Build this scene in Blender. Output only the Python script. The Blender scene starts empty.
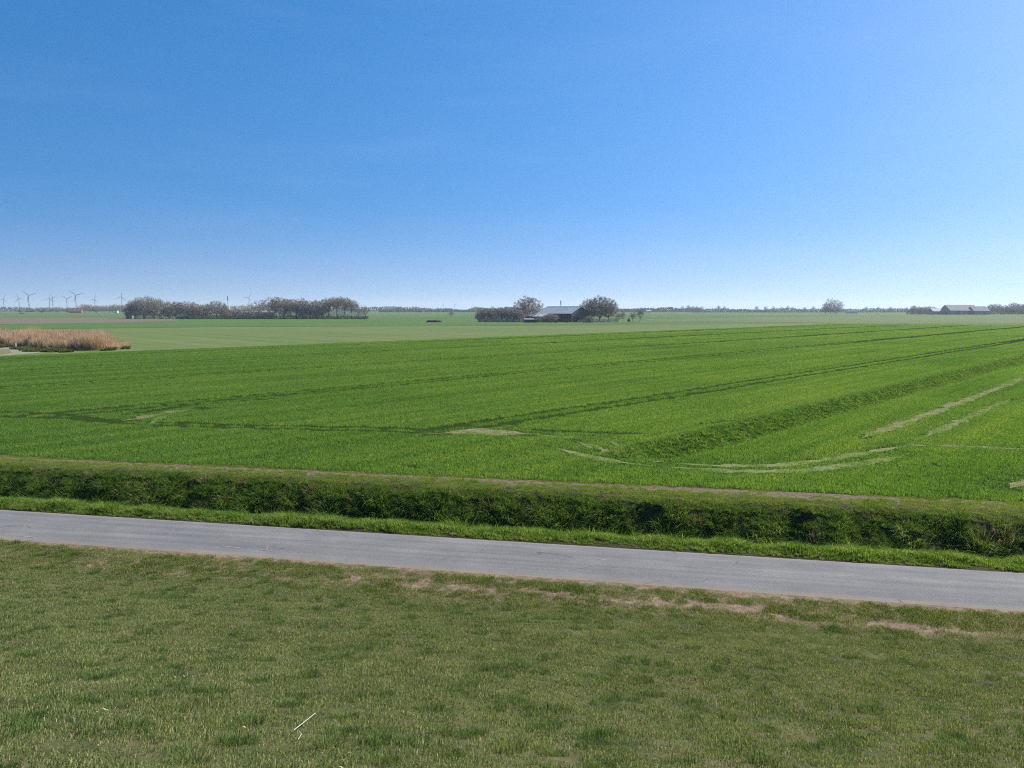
import bpy, math, random
import numpy as np
from mathutils import Vector

# ------------------------------------------------------------------ camera
SC = bpy.context.scene
COL = SC.collection
F, EYE = 768.0, 7.5
PITCH = math.atan(75 / 768)
cam_d = bpy.data.cameras.new('camera')
cam_d.sensor_width = 36.0
cam_d.lens = 27.0
cam_d.clip_start = 0.1
cam_d.clip_end = 40000
cam = bpy.data.objects.new('camera', cam_d)
COL.objects.link(cam)
cam.location = (0, 0, EYE)
cam.rotation_euler = (math.pi / 2 - PITCH, 0, 0)
SC.camera = cam

# ------------------------------------------------------------------ sky, sun, exposure
SUN_AZ, SUN_EL = math.radians(57), math.radians(41)
world = bpy.data.worlds.new('World')
SC.world = world
world.use_nodes = True
wt = world.node_tree
wt.nodes.clear()
sky = wt.nodes.new('ShaderNodeTexSky')
sky.sky_type = 'NISHITA'
sky.sun_disc = False
sky.sun_elevation = SUN_EL
sky.sun_rotation = SUN_AZ
sky.altitude = 0
sky.air_density = 1.0
sky.dust_density = 0.6
sky.ozone_density = 3.5
hs = wt.nodes.new('ShaderNodeHueSaturation')
hs.inputs['Hue'].default_value = 0.501
satz = wt.nodes.new('ShaderNodeMapRange')           # the blue deepens away from the horizon, all the way round
satz.inputs['From Min'].default_value = -0.10; satz.inputs['From Max'].default_value = 0.16; satz.interpolation_type = 'SMOOTHERSTEP'
satz.inputs['To Min'].default_value = 0.74; satz.inputs['To Max'].default_value = 1.38
sepz = wt.nodes.new('ShaderNodeSeparateXYZ')
wt.links.new(sepz.outputs[2], satz.inputs['Value']); wt.links.new(satz.outputs[0], hs.inputs['Saturation'])
bg = wt.nodes.new('ShaderNodeBackground')
bg.inputs['Strength'].default_value = 0.1
wo = wt.nodes.new('ShaderNodeOutputWorld')
tc = wt.nodes.new('ShaderNodeTexCoord')
lift = wt.nodes.new('ShaderNodeVectorMath'); lift.operation = 'MULTIPLY_ADD'
lift.inputs[1].default_value = (1, 1, 0.55); lift.inputs[2].default_value = (0, 0, 0.22)
wt.links.new(tc.outputs['Generated'], lift.inputs[0]); wt.links.new(tc.outputs['Generated'], sepz.inputs[0])
wt.links.new(lift.outputs[0], sky.inputs['Vector'])
wt.links.new(sky.outputs[0], hs.inputs['Color'])
# a breath of high cirrus
cm = wt.nodes.new('ShaderNodeMapping'); cm.inputs['Scale'].default_value = (1.6, 2.4, 11.0); cm.inputs['Rotation'].default_value = (0.10, 0.06, 0.4)
cn = wt.nodes.new('ShaderNodeTexNoise'); cn.inputs['Scale'].default_value = 1.6; cn.inputs['Detail'].default_value = 6; cn.inputs['Roughness'].default_value = 0.62
cr = wt.nodes.new('ShaderNodeMapRange'); cr.inputs['From Min'].default_value = 0.50; cr.inputs['From Max'].default_value = 0.80; cr.inputs['To Max'].default_value = 0.022
cx = wt.nodes.new('ShaderNodeMix'); cx.data_type = 'RGBA'; cx.inputs[7].default_value = (9.5, 10.2, 11.0, 1)
wt.links.new(tc.outputs['Generated'], cm.inputs['Vector']); wt.links.new(cm.outputs[0], cn.inputs['Vector'])
wt.links.new(cn.outputs['Fac'], cr.inputs['Value']); wt.links.new(cr.outputs[0], cx.inputs[0])
wt.links.new(hs.outputs[0], cx.inputs[6])
wt.links.new(cx.outputs[2], bg.inputs['Color'])
wt.links.new(bg.outputs[0], wo.inputs['Surface'])

sun_d = bpy.data.lights.new('sun', 'SUN')
sun_d.energy = 5.0
sun_d.angle = math.radians(0.53)
sun_d.color = (1.0, 0.93, 0.82)
sun = bpy.data.objects.new('sun', sun_d)
COL.objects.link(sun)
sun_dir = Vector((math.sin(SUN_AZ) * math.cos(SUN_EL), math.cos(SUN_AZ) * math.cos(SUN_EL), math.sin(SUN_EL)))
sun.rotation_euler = sun_dir.to_track_quat('Z', 'Y').to_euler()
sun.location = (60, 60, 80)

vs = SC.view_settings
vs.view_transform = 'Standard'
vs.look = 'None'
vs.exposure = 0.6
vs.gamma = 1.0
vs.use_curve_mapping = False
SC.cycles.max_bounces = 6
SC.cycles.diffuse_bounces = 3
SC.cycles.transmission_bounces = 4
SC.cycles.volume_bounces = 1
SC.cycles.use_denoising = False
SC.cycles.pixel_filter_type = 'BLACKMAN_HARRIS'
SC.cycles.filter_width = 1.05
try:
    SC.cycles.denoiser = 'OPENIMAGEDENOISE'
except Exception:
    pass

# ------------------------------------------------------------------ pixel -> place on level ground, frames of reference
def at(px, py, z=0.0):
    X, Y = (px - 512) / F, -(py - 384) / F
    dy = math.cos(PITCH) + Y * math.sin(PITCH)
    dz = -math.sin(PITCH) + Y * math.cos(PITCH)
    t = (z - EYE) / dz
    return X * t, dy * t

def atd(px, d):
    """a spot on the ground seen in column px, d metres ahead"""
    return (px - 512) / F * d * 1.0, d

RA = math.radians(-11.6)                 # bearing of the road
AX = np.array([math.cos(RA), math.sin(RA)])
NX = np.array([-math.sin(RA), math.cos(RA)])
WB = math.radians(42.5)                  # bearing of the drilled rows
W0, W1 = math.sin(WB), math.cos(WB)

def uv2xy(u, v): return u * AX[0] + v * NX[0], u * AX[1] + v * NX[1]
def xy2v(x, y): return x * NX[0] + y * NX[1]
def xy2s(x, y): return x * W1 - y * W0
def sv2xy(s, v):
    det = W1 * NX[1] + W0 * NX[0]
    return (s * NX[1] + v * W0) / det, (v * W1 - s * NX[0]) / det

# ------------------------------------------------------------------ noise in numpy
def _h(ix, iy, seed):
    a = (ix.astype(np.int64) * 374761393 + iy.astype(np.int64) * 668265263 + seed * 144269) & 0xffffffff
    a = ((a ^ (a >> 13)) * 1274126177) & 0xffffffff
    a = (a ^ (a >> 16)) & 0xffffff
    return a / float(0xffffff)
def vnoise(x, y, seed=0):
    x = np.asarray(x, float); y = np.asarray(y, float)
    ix, iy = np.floor(x), np.floor(y)
    fx, fy = x - ix, y - iy
    fx = fx * fx * (3 - 2 * fx); fy = fy * fy * (3 - 2 * fy)
    a, b = _h(ix, iy, seed), _h(ix + 1, iy, seed)
    c, d = _h(ix, iy + 1, seed), _h(ix + 1, iy + 1, seed)
    return (a * (1 - fx) + b * fx) * (1 - fy) + (c * (1 - fx) + d * fx) * fy
def fbm(x, y, seed=0, octs=3):
    t, a, n = 0, 0.5, 0
    for k in range(octs):
        t = t + a * vnoise(x * 2 ** k + 17.3 * k, y * 2 ** k - 9.1 * k, seed + k); n += a; a *= 0.5
    return t / n

# ------------------------------------------------------------------ the lie of the land
V_ROAD0, V_ROAD1, V_WHEAT, V_END, S_LEFT = 20.72, 23.84, 32.55, 405.0, -142.0
PV = np.array([-40, -16, -3, 0.6] + list(np.arange(2, 17.1, 1.0)) + [18.0, 19.2, 20.3, 20.72, 20.95, 22.3, 23.6, 23.84, 24.1, 24.55, 24.85, 25.3, 26.7, 27.2, 28.4, 28.75, 29.15, 29.7, 30.15, 30.6, 31.4, 32.55, 33.5, 60])
def _dk(v): return 5.85 - 0.42 * v + 0.0055 * v * v
PZ = np.array([0.5, 5.2, 5.85, 5.75] + [_dk(v) for v in np.arange(2, 17.1, 1.0)] + [0.13, 0.03, -0.02, -0.02, 0.0, 0.03, 0.0, -0.02, -0.01, 0.02, -0.05, -0.3, -1.55, -1.72, -1.72, -1.45, -1.05, -0.5, -0.12, 0.03, 0.05, 0.04, 0.0, 0.0])

def rim_shift(x, y, v):
    """the ditch bank slumps in and out along its length"""
    u = x * AX[0] + y * AX[1]
    return (1.1 * (fbm(u / 4.5, u * 0 + 3.3, 201) - 0.5) + 0.35 * (vnoise(u / 0.9, u * 0, 205) - 0.5)) * np.clip(np.minimum(v - 27.5, 32.0 - v) / 1.2, 0, 1)

def height(x, y):
    x = np.asarray(x, float); y = np.asarray(y, float)
    v = xy2v(x, y); s = xy2s(x, y)
    z = np.interp(v + rim_shift(x, y, v), PV, PZ)
    # humps in the grazed turf of the dike
    md = np.clip((20.4 - v) / 1.5, 0, 1)
    z = z + md * ((fbm(x / 0.5, y / 0.5, 3) - 0.5) * 0.12 + (fbm(x / 3.2, y / 3.2, 5) - 0.5) * 0.16)
    mv = np.clip(np.minimum(v - 23.9, 25.4 - v) / 0.3, 0, 1)
    z = z + mv * (fbm(x / 0.7, y / 0.7, 9) - 0.4) * 0.14
    mb = np.clip(np.minimum((v - 27.9) / 0.5, (30.6 - v) / 0.7), 0, 1)
    z = z + mb * ((fbm(x / 0.7, y / 0.7, 11) - 0.5) * 0.42 + (fbm(x / 2.2, y / 2.2, 12) - 0.5) * 0.35)
    # shallow field drain in the crop
    e = s + 0.25 * (vnoise(x / 3, y / 3, 21) - 0.5)
    sw = np.interp(e, [-23.6, -22.8, -22.3, -21.3, -20.5, -19.6, -19.0], [0, 0.12, 0.05, -0.58, -0.65, -0.3, 0])
    mw = np.clip((v - 38.0) / 3, 0, 1) * np.clip((190 - v) / 60, 0, 1)
    z = z + sw * mw
    mf = np.clip((v - 33.0) / 4, 0, 1)
    return z + mf * (fbm(x / 9, y / 9, 31) - 0.5) * 0.06

# ------------------------------------------------------------------ material helpers
class NT:
    def __init__(self, name):
        self.m = bpy.data.materials.new(name); self.m.use_nodes = True
        self.t = self.m.node_tree; self.t.nodes.clear()
        self.out = self.t.nodes.new('ShaderNodeOutputMaterial')
    def n(self, kind, ins=None, **props):
        k = self.t.nodes.new('ShaderNode' + kind)
        for a, b in props.items(): setattr(k, a, b)
        for a, b in (ins or {}).items():
            s = k.inputs[a]
            if isinstance(b, bpy.types.NodeSocket): self.t.links.new(b, s)
            else: s.default_value = b
        return k
    def pos(self, scale=(1, 1, 1), rotz=0.0):
        g = self.n('NewGeometry').outputs['Position']
        return self.n('Mapping', {'Vector': g, 'Scale': scale, 'Rotation': (0, 0, rotz)}).outputs[0]
    def noise(self, vec, scale, detail=3, rough=0.55):
        return self.n('TexNoise', {'Vector': vec, 'Scale': scale, 'Detail': detail, 'Roughness': rough}).outputs['Fac']
    def ramp(self, fac, stops):
        r = self.n('ValToRGB', {'Fac': fac})
        e = r.color_ramp.elements
        while len(e) > len(stops): e.remove(e[-1])
        while len(e) < len(stops): e.new(0.5)
        for q, (p, c) in zip(e, stops):
            q.position = p; q.color = tuple(c) + (1,) if len(c) == 3 else c
        return r.outputs[0]
    def mix(self, fac, a, b, mode='MIX'):
        k = self.n('Mix', data_type='RGBA', blend_type=mode)
        for s, v in ((k.inputs[0], fac), (k.inputs[6], a), (k.inputs[7], b)):
            if isinstance(v, bpy.types.NodeSocket): self.t.links.new(v, s)
            else: s.default_value = v if not isinstance(v, tuple) or len(v) == 4 else v + (1,)
        return k.outputs[2]
    def math(self, op, a, b=0.0, clamp=False):
        k = self.n('Math', operation=op, use_clamp=clamp)
        for s, v in ((k.inputs[0], a), (k.inputs[1], b)):
            if isinstance(v, bpy.types.NodeSocket): self.t.links.new(v, s)
            else: s.default_value = v
        return k.outputs[0]
    def attr(self, name): return self.n('Attribute', attribute_name=name).outputs['Fac']
    def bump(self, h, strength, dist):
        return self.n('Bump', {'Height': h, 'Strength': strength, 'Distance': dist}).outputs[0]
    def done(self, sock):
        self.t.links.new(sock, self.out.inputs['Surface']); return self.m
    def pbr(self, col, rough=0.8, spec=0.25, normal=None, metal=0.0):
        d = {'Base Color': col if not isinstance(col, tuple) or len(col) == 4 else col + (1,), 'Roughness': rough, 'Specular IOR Level': spec, 'Metallic': metal}
        if normal is not None: d['Normal'] = normal
        return self.done(self.n('BsdfPrincipled', d).outputs[0])

def plain(name, col, rough=0.75, spec=0.25, var=0.25, scale=0.8, metal=0.0):
    """a solid colour with gentle weathering"""
    t = NT(name)
    f = t.noise(t.pos(), scale, 4)
    c = t.mix(f, tuple(c * (1 - var) for c in col), tuple(min(1, c * (1 + var)) for c in col))
    return t.pbr(c, rough, spec, metal=metal)

def leaf_mat(name, greens, dry=None, dry_bias=0.0, scales=(0.7, 4.0), trans=0.4, tcol=(1.25, 1.2, 0.55), gloss=0.05, rows=False, grough=0.4):
    """thin blades that let light through; colour drifts over the place and from blade to blade"""
    t = NT(name)
    p = t.pos()
    n1 = t.noise(p, scales[0], 3)
    n2 = t.noise(p, scales[1], 2)
    f = t.math('ADD', t.math('MULTIPLY', n1, 0.65), t.math('MULTIPLY', n2, 0.35))
    tone = t.attr('tone')
    f = t.math('ADD', f, t.math('MULTIPLY', t.math('SUBTRACT', tone, 0.5), 0.16))
    if rows:   # growth differs from drill pass to drill pass
        rw = t.noise(t.n('Mapping', {'Vector': t.pos(rotz=WB - math.pi / 2), 'Scale': (0.012, 0.55, 1)}).outputs[0], 1.0, 3, 0.65)
        rw = t.math('ADD', t.math('MULTIPLY', t.math('SUBTRACT', rw, 0.5), 2.6), 0.5)
        f = t.math('ADD', t.math('MULTIPLY', f, 0.68), t.math('MULTIPLY', rw, 0.32))
    k = len(greens)
    c = t.ramp(f, [(0.32 + 0.36 * i / (k - 1), g) for i, g in enumerate(greens)])
    if dry is not None:
        n3 = t.noise(t.n('Mapping', {'Vector': p, 'Location': (31, 7, 3)}).outputs[0], scales[0] * 1.7, 4, 0.65)
        q = t.math('ADD', t.math('MULTIPLY', n3, 2.2), t.attr('dry'))
        q = t.math('SUBTRACT', q, 1.72 - dry_bias)
        q = t.math('MULTIPLY', q, 4.0, True)
        c = t.mix(q, c, dry)
    val = t.math('ADD', 0.72, t.math('MULTIPLY', tone, 0.56))
    c = t.mix(1.0, c, t.n('CombineColor', {0: val, 1: val, 2: val}).outputs[0], 'MULTIPLY')
    d = t.n('BsdfDiffuse', {'Color': c}).outputs[0]
    tr = t.n('BsdfTranslucent', {'Color': t.mix(1.0, c, tcol + (1,), 'MULTIPLY')}).outputs[0]
    m1 = t.n('MixShader', {0: trans, 1: d, 2: tr}).outputs[0]
    g = t.n('BsdfGlossy', {'Color': (1, 1, 1, 1), 'Roughness': grough}).outputs[0]
    return t.done(t.n('MixShader', {0: gloss, 1: m1, 2: g}).outputs[0])

# ------------------------------------------------------------------ mesh helpers
def link(o, parent=None):
    COL.objects.link(o)
    if parent is not None: o.parent = parent
    return o
def mesh_obj(name, verts, faces, mat, parent=None, smooth=False, do_link=True):
    me = bpy.data.meshes.new(name)
    me.from_pydata([tuple(map(float, v)) for v in verts], [], [tuple(map(int, f)) for f in faces])
    if mat is not None: me.materials.append(mat)
    if smooth: me.polygons.foreach_set('use_smooth', [True] * len(me.polygons))
    me.update()
    o = bpy.data.objects.new(name, me)
    if do_link: link(o, parent)
    return o
def empty(name, loc=(0, 0, 0), rz=0.0):
    o = bpy.data.objects.new(name, None)
    o.empty_display_size = 0.5
    COL.objects.link(o); o.location = loc; o.rotation_euler = (0, 0, rz)
    return o
def tag(o, label, cat=None, group=None, kind=None):
    o['label'] = label
    if cat: o['category'] = cat
    if group: o['group'] = group
    if kind: o['kind'] = kind
    return o
def structure(o, label=None):
    o['kind'] = 'structure'
    if label: o['label'] = label
    return o
class MB:
    """collects boxes, prisms and tubes into one mesh"""
    def __init__(self): self.v, self.f = [], []
    def add(self, vs, fs):
        b = len(self.v); self.v += [tuple(q) for q in vs]; self.f += [tuple(i + b for i in f) for f in fs]; return self
    def box(self, x0, x1, y0, y1, z0, z1):
        return self.add([(x0, y0, z0), (x1, y0, z0), (x1, y1, z0), (x0, y1, z0), (x0, y0, z1), (x1, y0, z1), (x1, y1, z1), (x0, y1, z1)],
                        [(0, 3, 2, 1), (4, 5, 6, 7), (0, 1, 5, 4), (1, 2, 6, 5), (2, 3, 7, 6), (3, 0, 4, 7)])
    def tube(self, p, q, r0, r1, n=8):
        p, q = Vector(p), Vector(q); d = (q - p)
        if d.length < 1e-6: return self
        a = d.orthogonal().normalized(); b = d.cross(a).normalized()
        vs = [p + (a * math.cos(2 * math.pi * i / n) + b * math.sin(2 * math.pi * i / n)) * r0 for i in range(n)]
        vs += [q + (a * math.cos(2 * math.pi * i / n) + b * math.sin(2 * math.pi * i / n)) * r1 for i in range(n)]
        fs = [(i, (i + 1) % n, n + (i + 1) % n, n + i) for i in range(n)] + [tuple(reversed(range(n))), tuple(range(n, 2 * n))]
        return self.add(vs, fs)
    def slab(self, quad, t):
        """a roof plane given by four corners, t thick downwards"""
        lo = [(x, y, z - t) for x, y, z in quad]; n = len(quad)
        return self.add(list(quad) + lo, [tuple(range(n)), tuple(reversed(range(n, 2 * n)))] + [(i, n + i, n + (i + 1) % n, (i + 1) % n) for i in range(n)])
    def build(self, name, mat, parent=None): return mesh_obj(name, self.v, self.f, mat, parent)

def grid_obj(name, A, B, fxy, mat, smooth=True):
    a, b = np.meshgrid(A, B)
    x, y = fxy(a, b)
    z = height(x, y)
    verts = np.stack([x.ravel(), y.ravel(), z.ravel()], 1)
    na, nb = len(A), len(B)
    i = np.arange((nb - 1) * na).reshape(nb - 1, na)[:, :-1].ravel()
    faces = np.stack([i, i + 1, i + na + 1, i + na], 1)
    me = bpy.data.meshes.new(name)
    me.vertices.add(len(verts)); me.vertices.foreach_set('co', verts.ravel())
    me.loops.add(faces.size); me.loops.foreach_set('vertex_index', faces.ravel())
    me.polygons.add(len(faces)); me.polygons.foreach_set('loop_start', np.arange(0, faces.size, 4)); 
    me.update(calc_edges=True); me.validate()
    me.polygons.foreach_set('use_smooth', [smooth] * len(me.polygons))
    me.materials.append(mat)
    o = bpy.data.objects.new(name, me)
    link(o)
    return o

# ------------------------------------------------------------------ ground materials
def m_turf_soil():
    t = NT('turf_soil')
    p = t.pos()
    f = t.noise(p, 1.3, 5, 0.65)
    c = t.ramp(f, [(0.3, (0.045, 0.055, 0.020)), (0.5, (0.075, 0.080, 0.032)), (0.7, (0.13, 0.11, 0.058))])
    v = t.n('SeparateXYZ', {0: t.pos(rotz=-RA)}).outputs[1]
    strip = t.math('MULTIPLY', t.math('SUBTRACT', v, 18.2), 2.0, True)   # trodden soil by the lane
    soil = t.ramp(t.noise(p, 4.0, 5, 0.7), [(0.3, (0.10, 0.072, 0.045)), (0.55, (0.19, 0.14, 0.092)), (0.75, (0.30, 0.235, 0.16))])
    c = t.mix(strip, c, soil)
    return t.pbr(c, 0.95, 0.1, t.bump(t.noise(p, 14, 3), 0.6, 0.05))
def m_road():
    t = NT('asphalt')
    p = t.pos(rotz=-RA)
    v = t.n('SeparateXYZ', {0: p}).outputs[1]
    streak = t.noise(t.n('Mapping', {'Vector': p, 'Scale': (0.12, 3.0, 1)}).outputs[0], 1.0, 4, 0.6)
    blot = t.noise(p, 0.55, 4, 0.6)
    base = t.ramp(t.math('ADD', t.math('MULTIPLY', streak, 0.6), t.math('MULTIPLY', blot, 0.4)),
                  [(0.34, (0.128, 0.129, 0.130)), (0.52, (0.168, 0.168, 0.166)), (0.68, (0.220, 0.214, 0.202))])
    grit = t.noise(p, 60, 2, 0.8)
    base = t.mix(0.9, base, t.ramp(grit, [(0.3, (0.35, 0.35, 0.35)), (0.7, (1.6, 1.6, 1.6))]), 'MULTIPLY')
    # dust lying along both edges
    e0 = t.math('SUBTRACT', 1.0, t.math('MULTIPLY', t.math('SUBTRACT', v, V_ROAD0), 2.6), True)
    e1 = t.math('SUBTRACT', 1.0, t.math('MULTIPLY', t.math('SUBTRACT', V_ROAD1, v), 5.0), True)
    e = t.math('MULTIPLY', t.math('ADD', e0, e1, True), t.math('MULTIPLY', t.noise(p, 2.2, 4, 0.7), 1.3), True)
    c = t.mix(e, base, (0.25, 0.21, 0.16, 1))
    # hairline cracks and old sealed patches
    vor = t.n('TexVoronoi', {'Vector': t.n('Mapping', {'Vector': p, 'Scale': (0.35, 0.9, 1)}).outputs[0], 'Scale': 1.0, 'Randomness': 1.0}, feature='DISTANCE_TO_EDGE').outputs['Distance']
    crack = t.math('SUBTRACT', 1.0, t.math('MULTIPLY', vor, 70.0), True)
    crack = t.math('MULTIPLY', crack, t.math('GREATER_THAN', t.noise(p, 0.45, 2), 0.55))
    c = t.mix(t.math('MULTIPLY', crack, 0.55), c, (0.05, 0.05, 0.05, 1))
    patch = t.math('MULTIPLY', t.math('SUBTRACT', t.noise(t.n('Mapping', {'Vector': p, 'Scale': (0.16, 0.8, 1), 'Location': (5, 3, 0)}).outputs[0], 1.0, 2), 0.60), 8.0, True)
    c = t.mix(t.math('MULTIPLY', patch, 0.35), c, (0.12, 0.12, 0.122, 1))
    return t.pbr(c, 0.85, 0.15, t.bump(t.noise(p, 45, 2, 0.7), 0.5, 0.01))
def m_bank_soil():
    t = NT('bank_soil')
    p = t.pos()
    v = t.n('SeparateXYZ', {0: t.pos(rotz=-RA)}).outputs[1]
    f = t.noise(p, 1.6, 5, 0.65)
    c = t.ramp(f, [(0.3, (0.024, 0.026, 0.010)), (0.55, (0.042, 0.045, 0.016)), (0.75, (0.075, 0.06, 0.03))])
    strip = t.math('MULTIPLY', t.math('SUBTRACT', v, 31.0), 2.0, True)     # bare margin by the crop
    soil = t.ramp(t.noise(p, 5.0, 5, 0.7), [(0.3, (0.08, 0.066, 0.036)), (0.6, (0.16, 0.132, 0.078)), (0.8, (0.25, 0.21, 0.135))])
    c = t.mix(strip, c, soil)
    return t.pbr(c, 0.95, 0.1, t.bump(t.noise(p, 9, 4), 0.8, 0.08))
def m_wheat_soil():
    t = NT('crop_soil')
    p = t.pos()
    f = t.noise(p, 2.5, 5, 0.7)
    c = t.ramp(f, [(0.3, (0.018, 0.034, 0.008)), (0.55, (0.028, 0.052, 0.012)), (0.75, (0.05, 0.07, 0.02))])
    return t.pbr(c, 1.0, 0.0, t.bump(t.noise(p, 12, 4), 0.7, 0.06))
def m_parcel(name, stops, s1=0.02, rows=None, fine=0.35):
    """a far field: broad drifts of colour, faint drilled rows"""
    t = NT(name)
    p = t.pos()
    a = t.noise(p, s1, 4, 0.6)
    b = t.noise(p, fine, 3, 0.6)
    f = t.math('ADD', t.math('MULTIPLY', a, 0.6), t.math('MULTIPLY', b, 0.4))
    if rows is not None:
        r = t.noise(t.n('Mapping', {'Vector': t.pos(rotz=rows), 'Scale': (0.004, 0.22, 1)}).outputs[0], 1.0, 3, 0.7)
        f = t.math('ADD', t.math('MULTIPLY', f, 0.55), t.math('MULTIPLY', r, 0.45))
    return t.pbr(t.ramp(f, stops), 0.95, 0.08)

M = {}
M['turf_soil'] = m_turf_soil(); M['road'] = m_road(); M['bank'] = m_bank_soil(); M['crop_soil'] = m_wheat_soil()
M['meadow'] = m_parcel('meadow', [(0.38, (0.062, 0.115, 0.032)), (0.5, (0.085, 0.135, 0.040)), (0.62, (0.115, 0.15, 0.055))], 0.006, -math.radians(8), 0.05)
M['pale'] = m_parcel('pale_crop', [(0.38, (0.088, 0.135, 0.038)), (0.5, (0.115, 0.155, 0.048)), (0.62, (0.145, 0.165, 0.062))], 0.02, math.pi / 2 - WB, 0.3)
M['green'] = m_parcel('green_crop', [(0.38, (0.055, 0.115, 0.028)), (0.5, (0.072, 0.135, 0.034)), (0.62, (0.10, 0.15, 0.044))], 0.015, -RA, 0.2)
M['olive'] = m_parcel('olive_crop', [(0.38, (0.085, 0.13, 0.042)), (0.5, (0.11, 0.145, 0.052)), (0.62, (0.14, 0.155, 0.068))], 0.012, -RA, 0.2)
M['plough'] = m_parcel('ploughed', [(0.38, (0.125, 0.10, 0.072)), (0.5, (0.155, 0.125, 0.092)), (0.62, (0.18, 0.15, 0.105))], 0.02, -RA, 0.3)

# ------------------------------------------------------------------ the ground
def span(*segs):
    out = []
    for a, b, st in segs: out += list(np.arange(a, b - 1e-6, st))
    return np.array(out + [segs[-1][1]])
U = span((-260, -60, 20), (-60, -34, 2), (-34, 30, 0.22), (30, 60, 2), (60, 260, 20))
structure(grid_obj('dike', U, span((-40, -4, 4), (-4, 3.6, 0.5), (3.6, 20.72, 0.16)), uv2xy, M['turf_soil']), 'grassy landward slope of the dike in the foreground')
road = structure(grid_obj('road', span((-260, -40, 20), (-40, 34, 2), (34, 260, 20)), np.array([20.72, 20.95, 21.6, 22.3, 23.0, 23.6, 23.84]), uv2xy, M['road']), 'grey asphalt lane along the foot of the dike')
structure(grid_obj('ditch', U, span((23.84, 27.8, 0.25), (27.8, 32.55, 0.16)), uv2xy, M['bank']), 'overgrown ditch between the lane and the green crop')
SS = span((S_LEFT, -30, 6), (-30, -25, 1), (-25, -16, 0.22), (-16, -8, 1), (-8, 64, 6))
VV = span((V_WHEAT, 80, 0.5), (80, 130, 1.0), (130, 200, 4), (200, V_END, 15))
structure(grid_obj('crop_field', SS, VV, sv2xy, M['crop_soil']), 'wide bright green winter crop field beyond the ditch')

def flat(name, pts, z, mat):
    return structure(mesh_obj(name, [(x, y, z) for x, y in pts], [tuple(range(len(pts)))], mat))
FAR = 12000.0
def line(s, v): return sv2xy(s, v)
flat('meadow', [line(S_LEFT, V_WHEAT), line(S_LEFT, V_END), (-FAR, line(S_LEFT, V_END)[1] + 500), (-FAR, line(S_LEFT, V_WHEAT)[1] - 3000)][::-1], 0.0, M['meadow'])
a0 = line(S_LEFT, V_END); a1 = line(64, V_END)
flat('far_meadow', [a0, (-FAR, a0[1] + 500), (-FAR, FAR), (FAR, FAR), (FAR, a1[1] - 1500), a1][::-1], 0.0, M['meadow'])
flat('side_meadow', [line(64, V_WHEAT), line(64, V_END), (FAR, a1[1] - 1500), (FAR, line(64, V_WHEAT)[1] - 2200)], 0.0, M['meadow'])

def parcel(name, px, z, mat):
    pts = [at(*q) for q in px]
    ar = sum(a[0] * b[1] - b[0] * a[1] for a, b in zip(pts, pts[1:] + pts[:1]))
    return flat(name, pts if ar > 0 else pts[::-1], z, mat)
b0, b1 = line(S_LEFT, 70), line(S_LEFT, V_END)
pale = [b0, b1] + [at(*q) for q in ((800, 323.2), (660, 325.3), (440, 326.2), (240, 327.0), (150, 328.0), (-60, 331.0), (-220, 334))]
flat('pale_field', pale, 0.03, M['pale'])
parcel('green_strip', [(-200, 330.8), (-60, 330.0), (150, 327.6), (240, 326.7), (440, 325.9), (600, 324.8), (640, 322.4), (440, 319.6), (180, 319.6), (-200, 320.5)], 0.05, M['green'])
parcel('ploughed_field', [(-260, 326.5), (0, 324.6), (110, 322.8), (178, 321.2), (178, 319.4), (100, 318.2), (-260, 317.2)], 0.08, M['plough'])
parcel('olive_field', [(650, 321.0), (640, 319.0), (800, 316.6), (1200, 316.2), (1250, 323.0), (1024, 323.4), (850, 323.2), (790, 322.4)], 0.05, M['olive'])
parcel('green_field', [(640, 318.8), (800, 316.4), (860, 314.6), (640, 315.2), (380, 316.0), (380, 318.8)], 0.06, M['green'])

tw = NT('ditch_water')
wn = tw.noise(tw.pos(), 3.0, 2)
M['water'] = tw.pbr((0.012, 0.014, 0.010, 1), 0.08, 0.5, tw.bump(wn, 0.15, 0.02))
wv = [uv2xy(u, v) for u, v in ((-260, 26.3), (260, 26.3), (260, 29.3), (-260, 29.3))]
structure(mesh_obj('water', [(x, y, -1.58) for x, y in wv], [(0, 1, 2, 3)], M['water']))

# chalk and paint marks left on the asphalt
M['pink'] = plain('pink_paint', (0.24, 0.165, 0.17), 0.8, 0.2, 0.3, 9)
M['chalk'] = plain('white_chalk', (0.26, 0.26, 0.25), 0.8, 0.2, 0.3, 9)
def mark(px0, px1, w, mat):
    p, q = np.array(at(*px0, 0.01)), np.array(at(*px1, 0.01))
    d = (q - p) / np.linalg.norm(q - p); n = np.array([-d[1], d[0]]) * w / 2
    vs = [(*(p - n), 0), (*(q - n), 0), (*(q + n), 0), (*(p + n), 0)]
    vs = [(x, y, float(np.interp(xy2v(x, y), PV, PZ)) + 0.006) for x, y, _ in vs]
    mesh_obj('painted_mark', vs, [(0, 1, 2, 3)], mat, road)
mark((258, 549.5), (272, 551.0), 0.05, M['pink']); mark((274, 547.5), (288, 549), 0.045, M['pink']); mark((266, 552), (268, 546), 0.05, M['pink'])
mark((598, 559.5), (606, 560.5), 0.06, M['chalk']); mark((22, 536), (36, 537.5), 0.05, M['chalk']); mark((222, 546), (240, 548), 0.05, M['chalk'])

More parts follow.
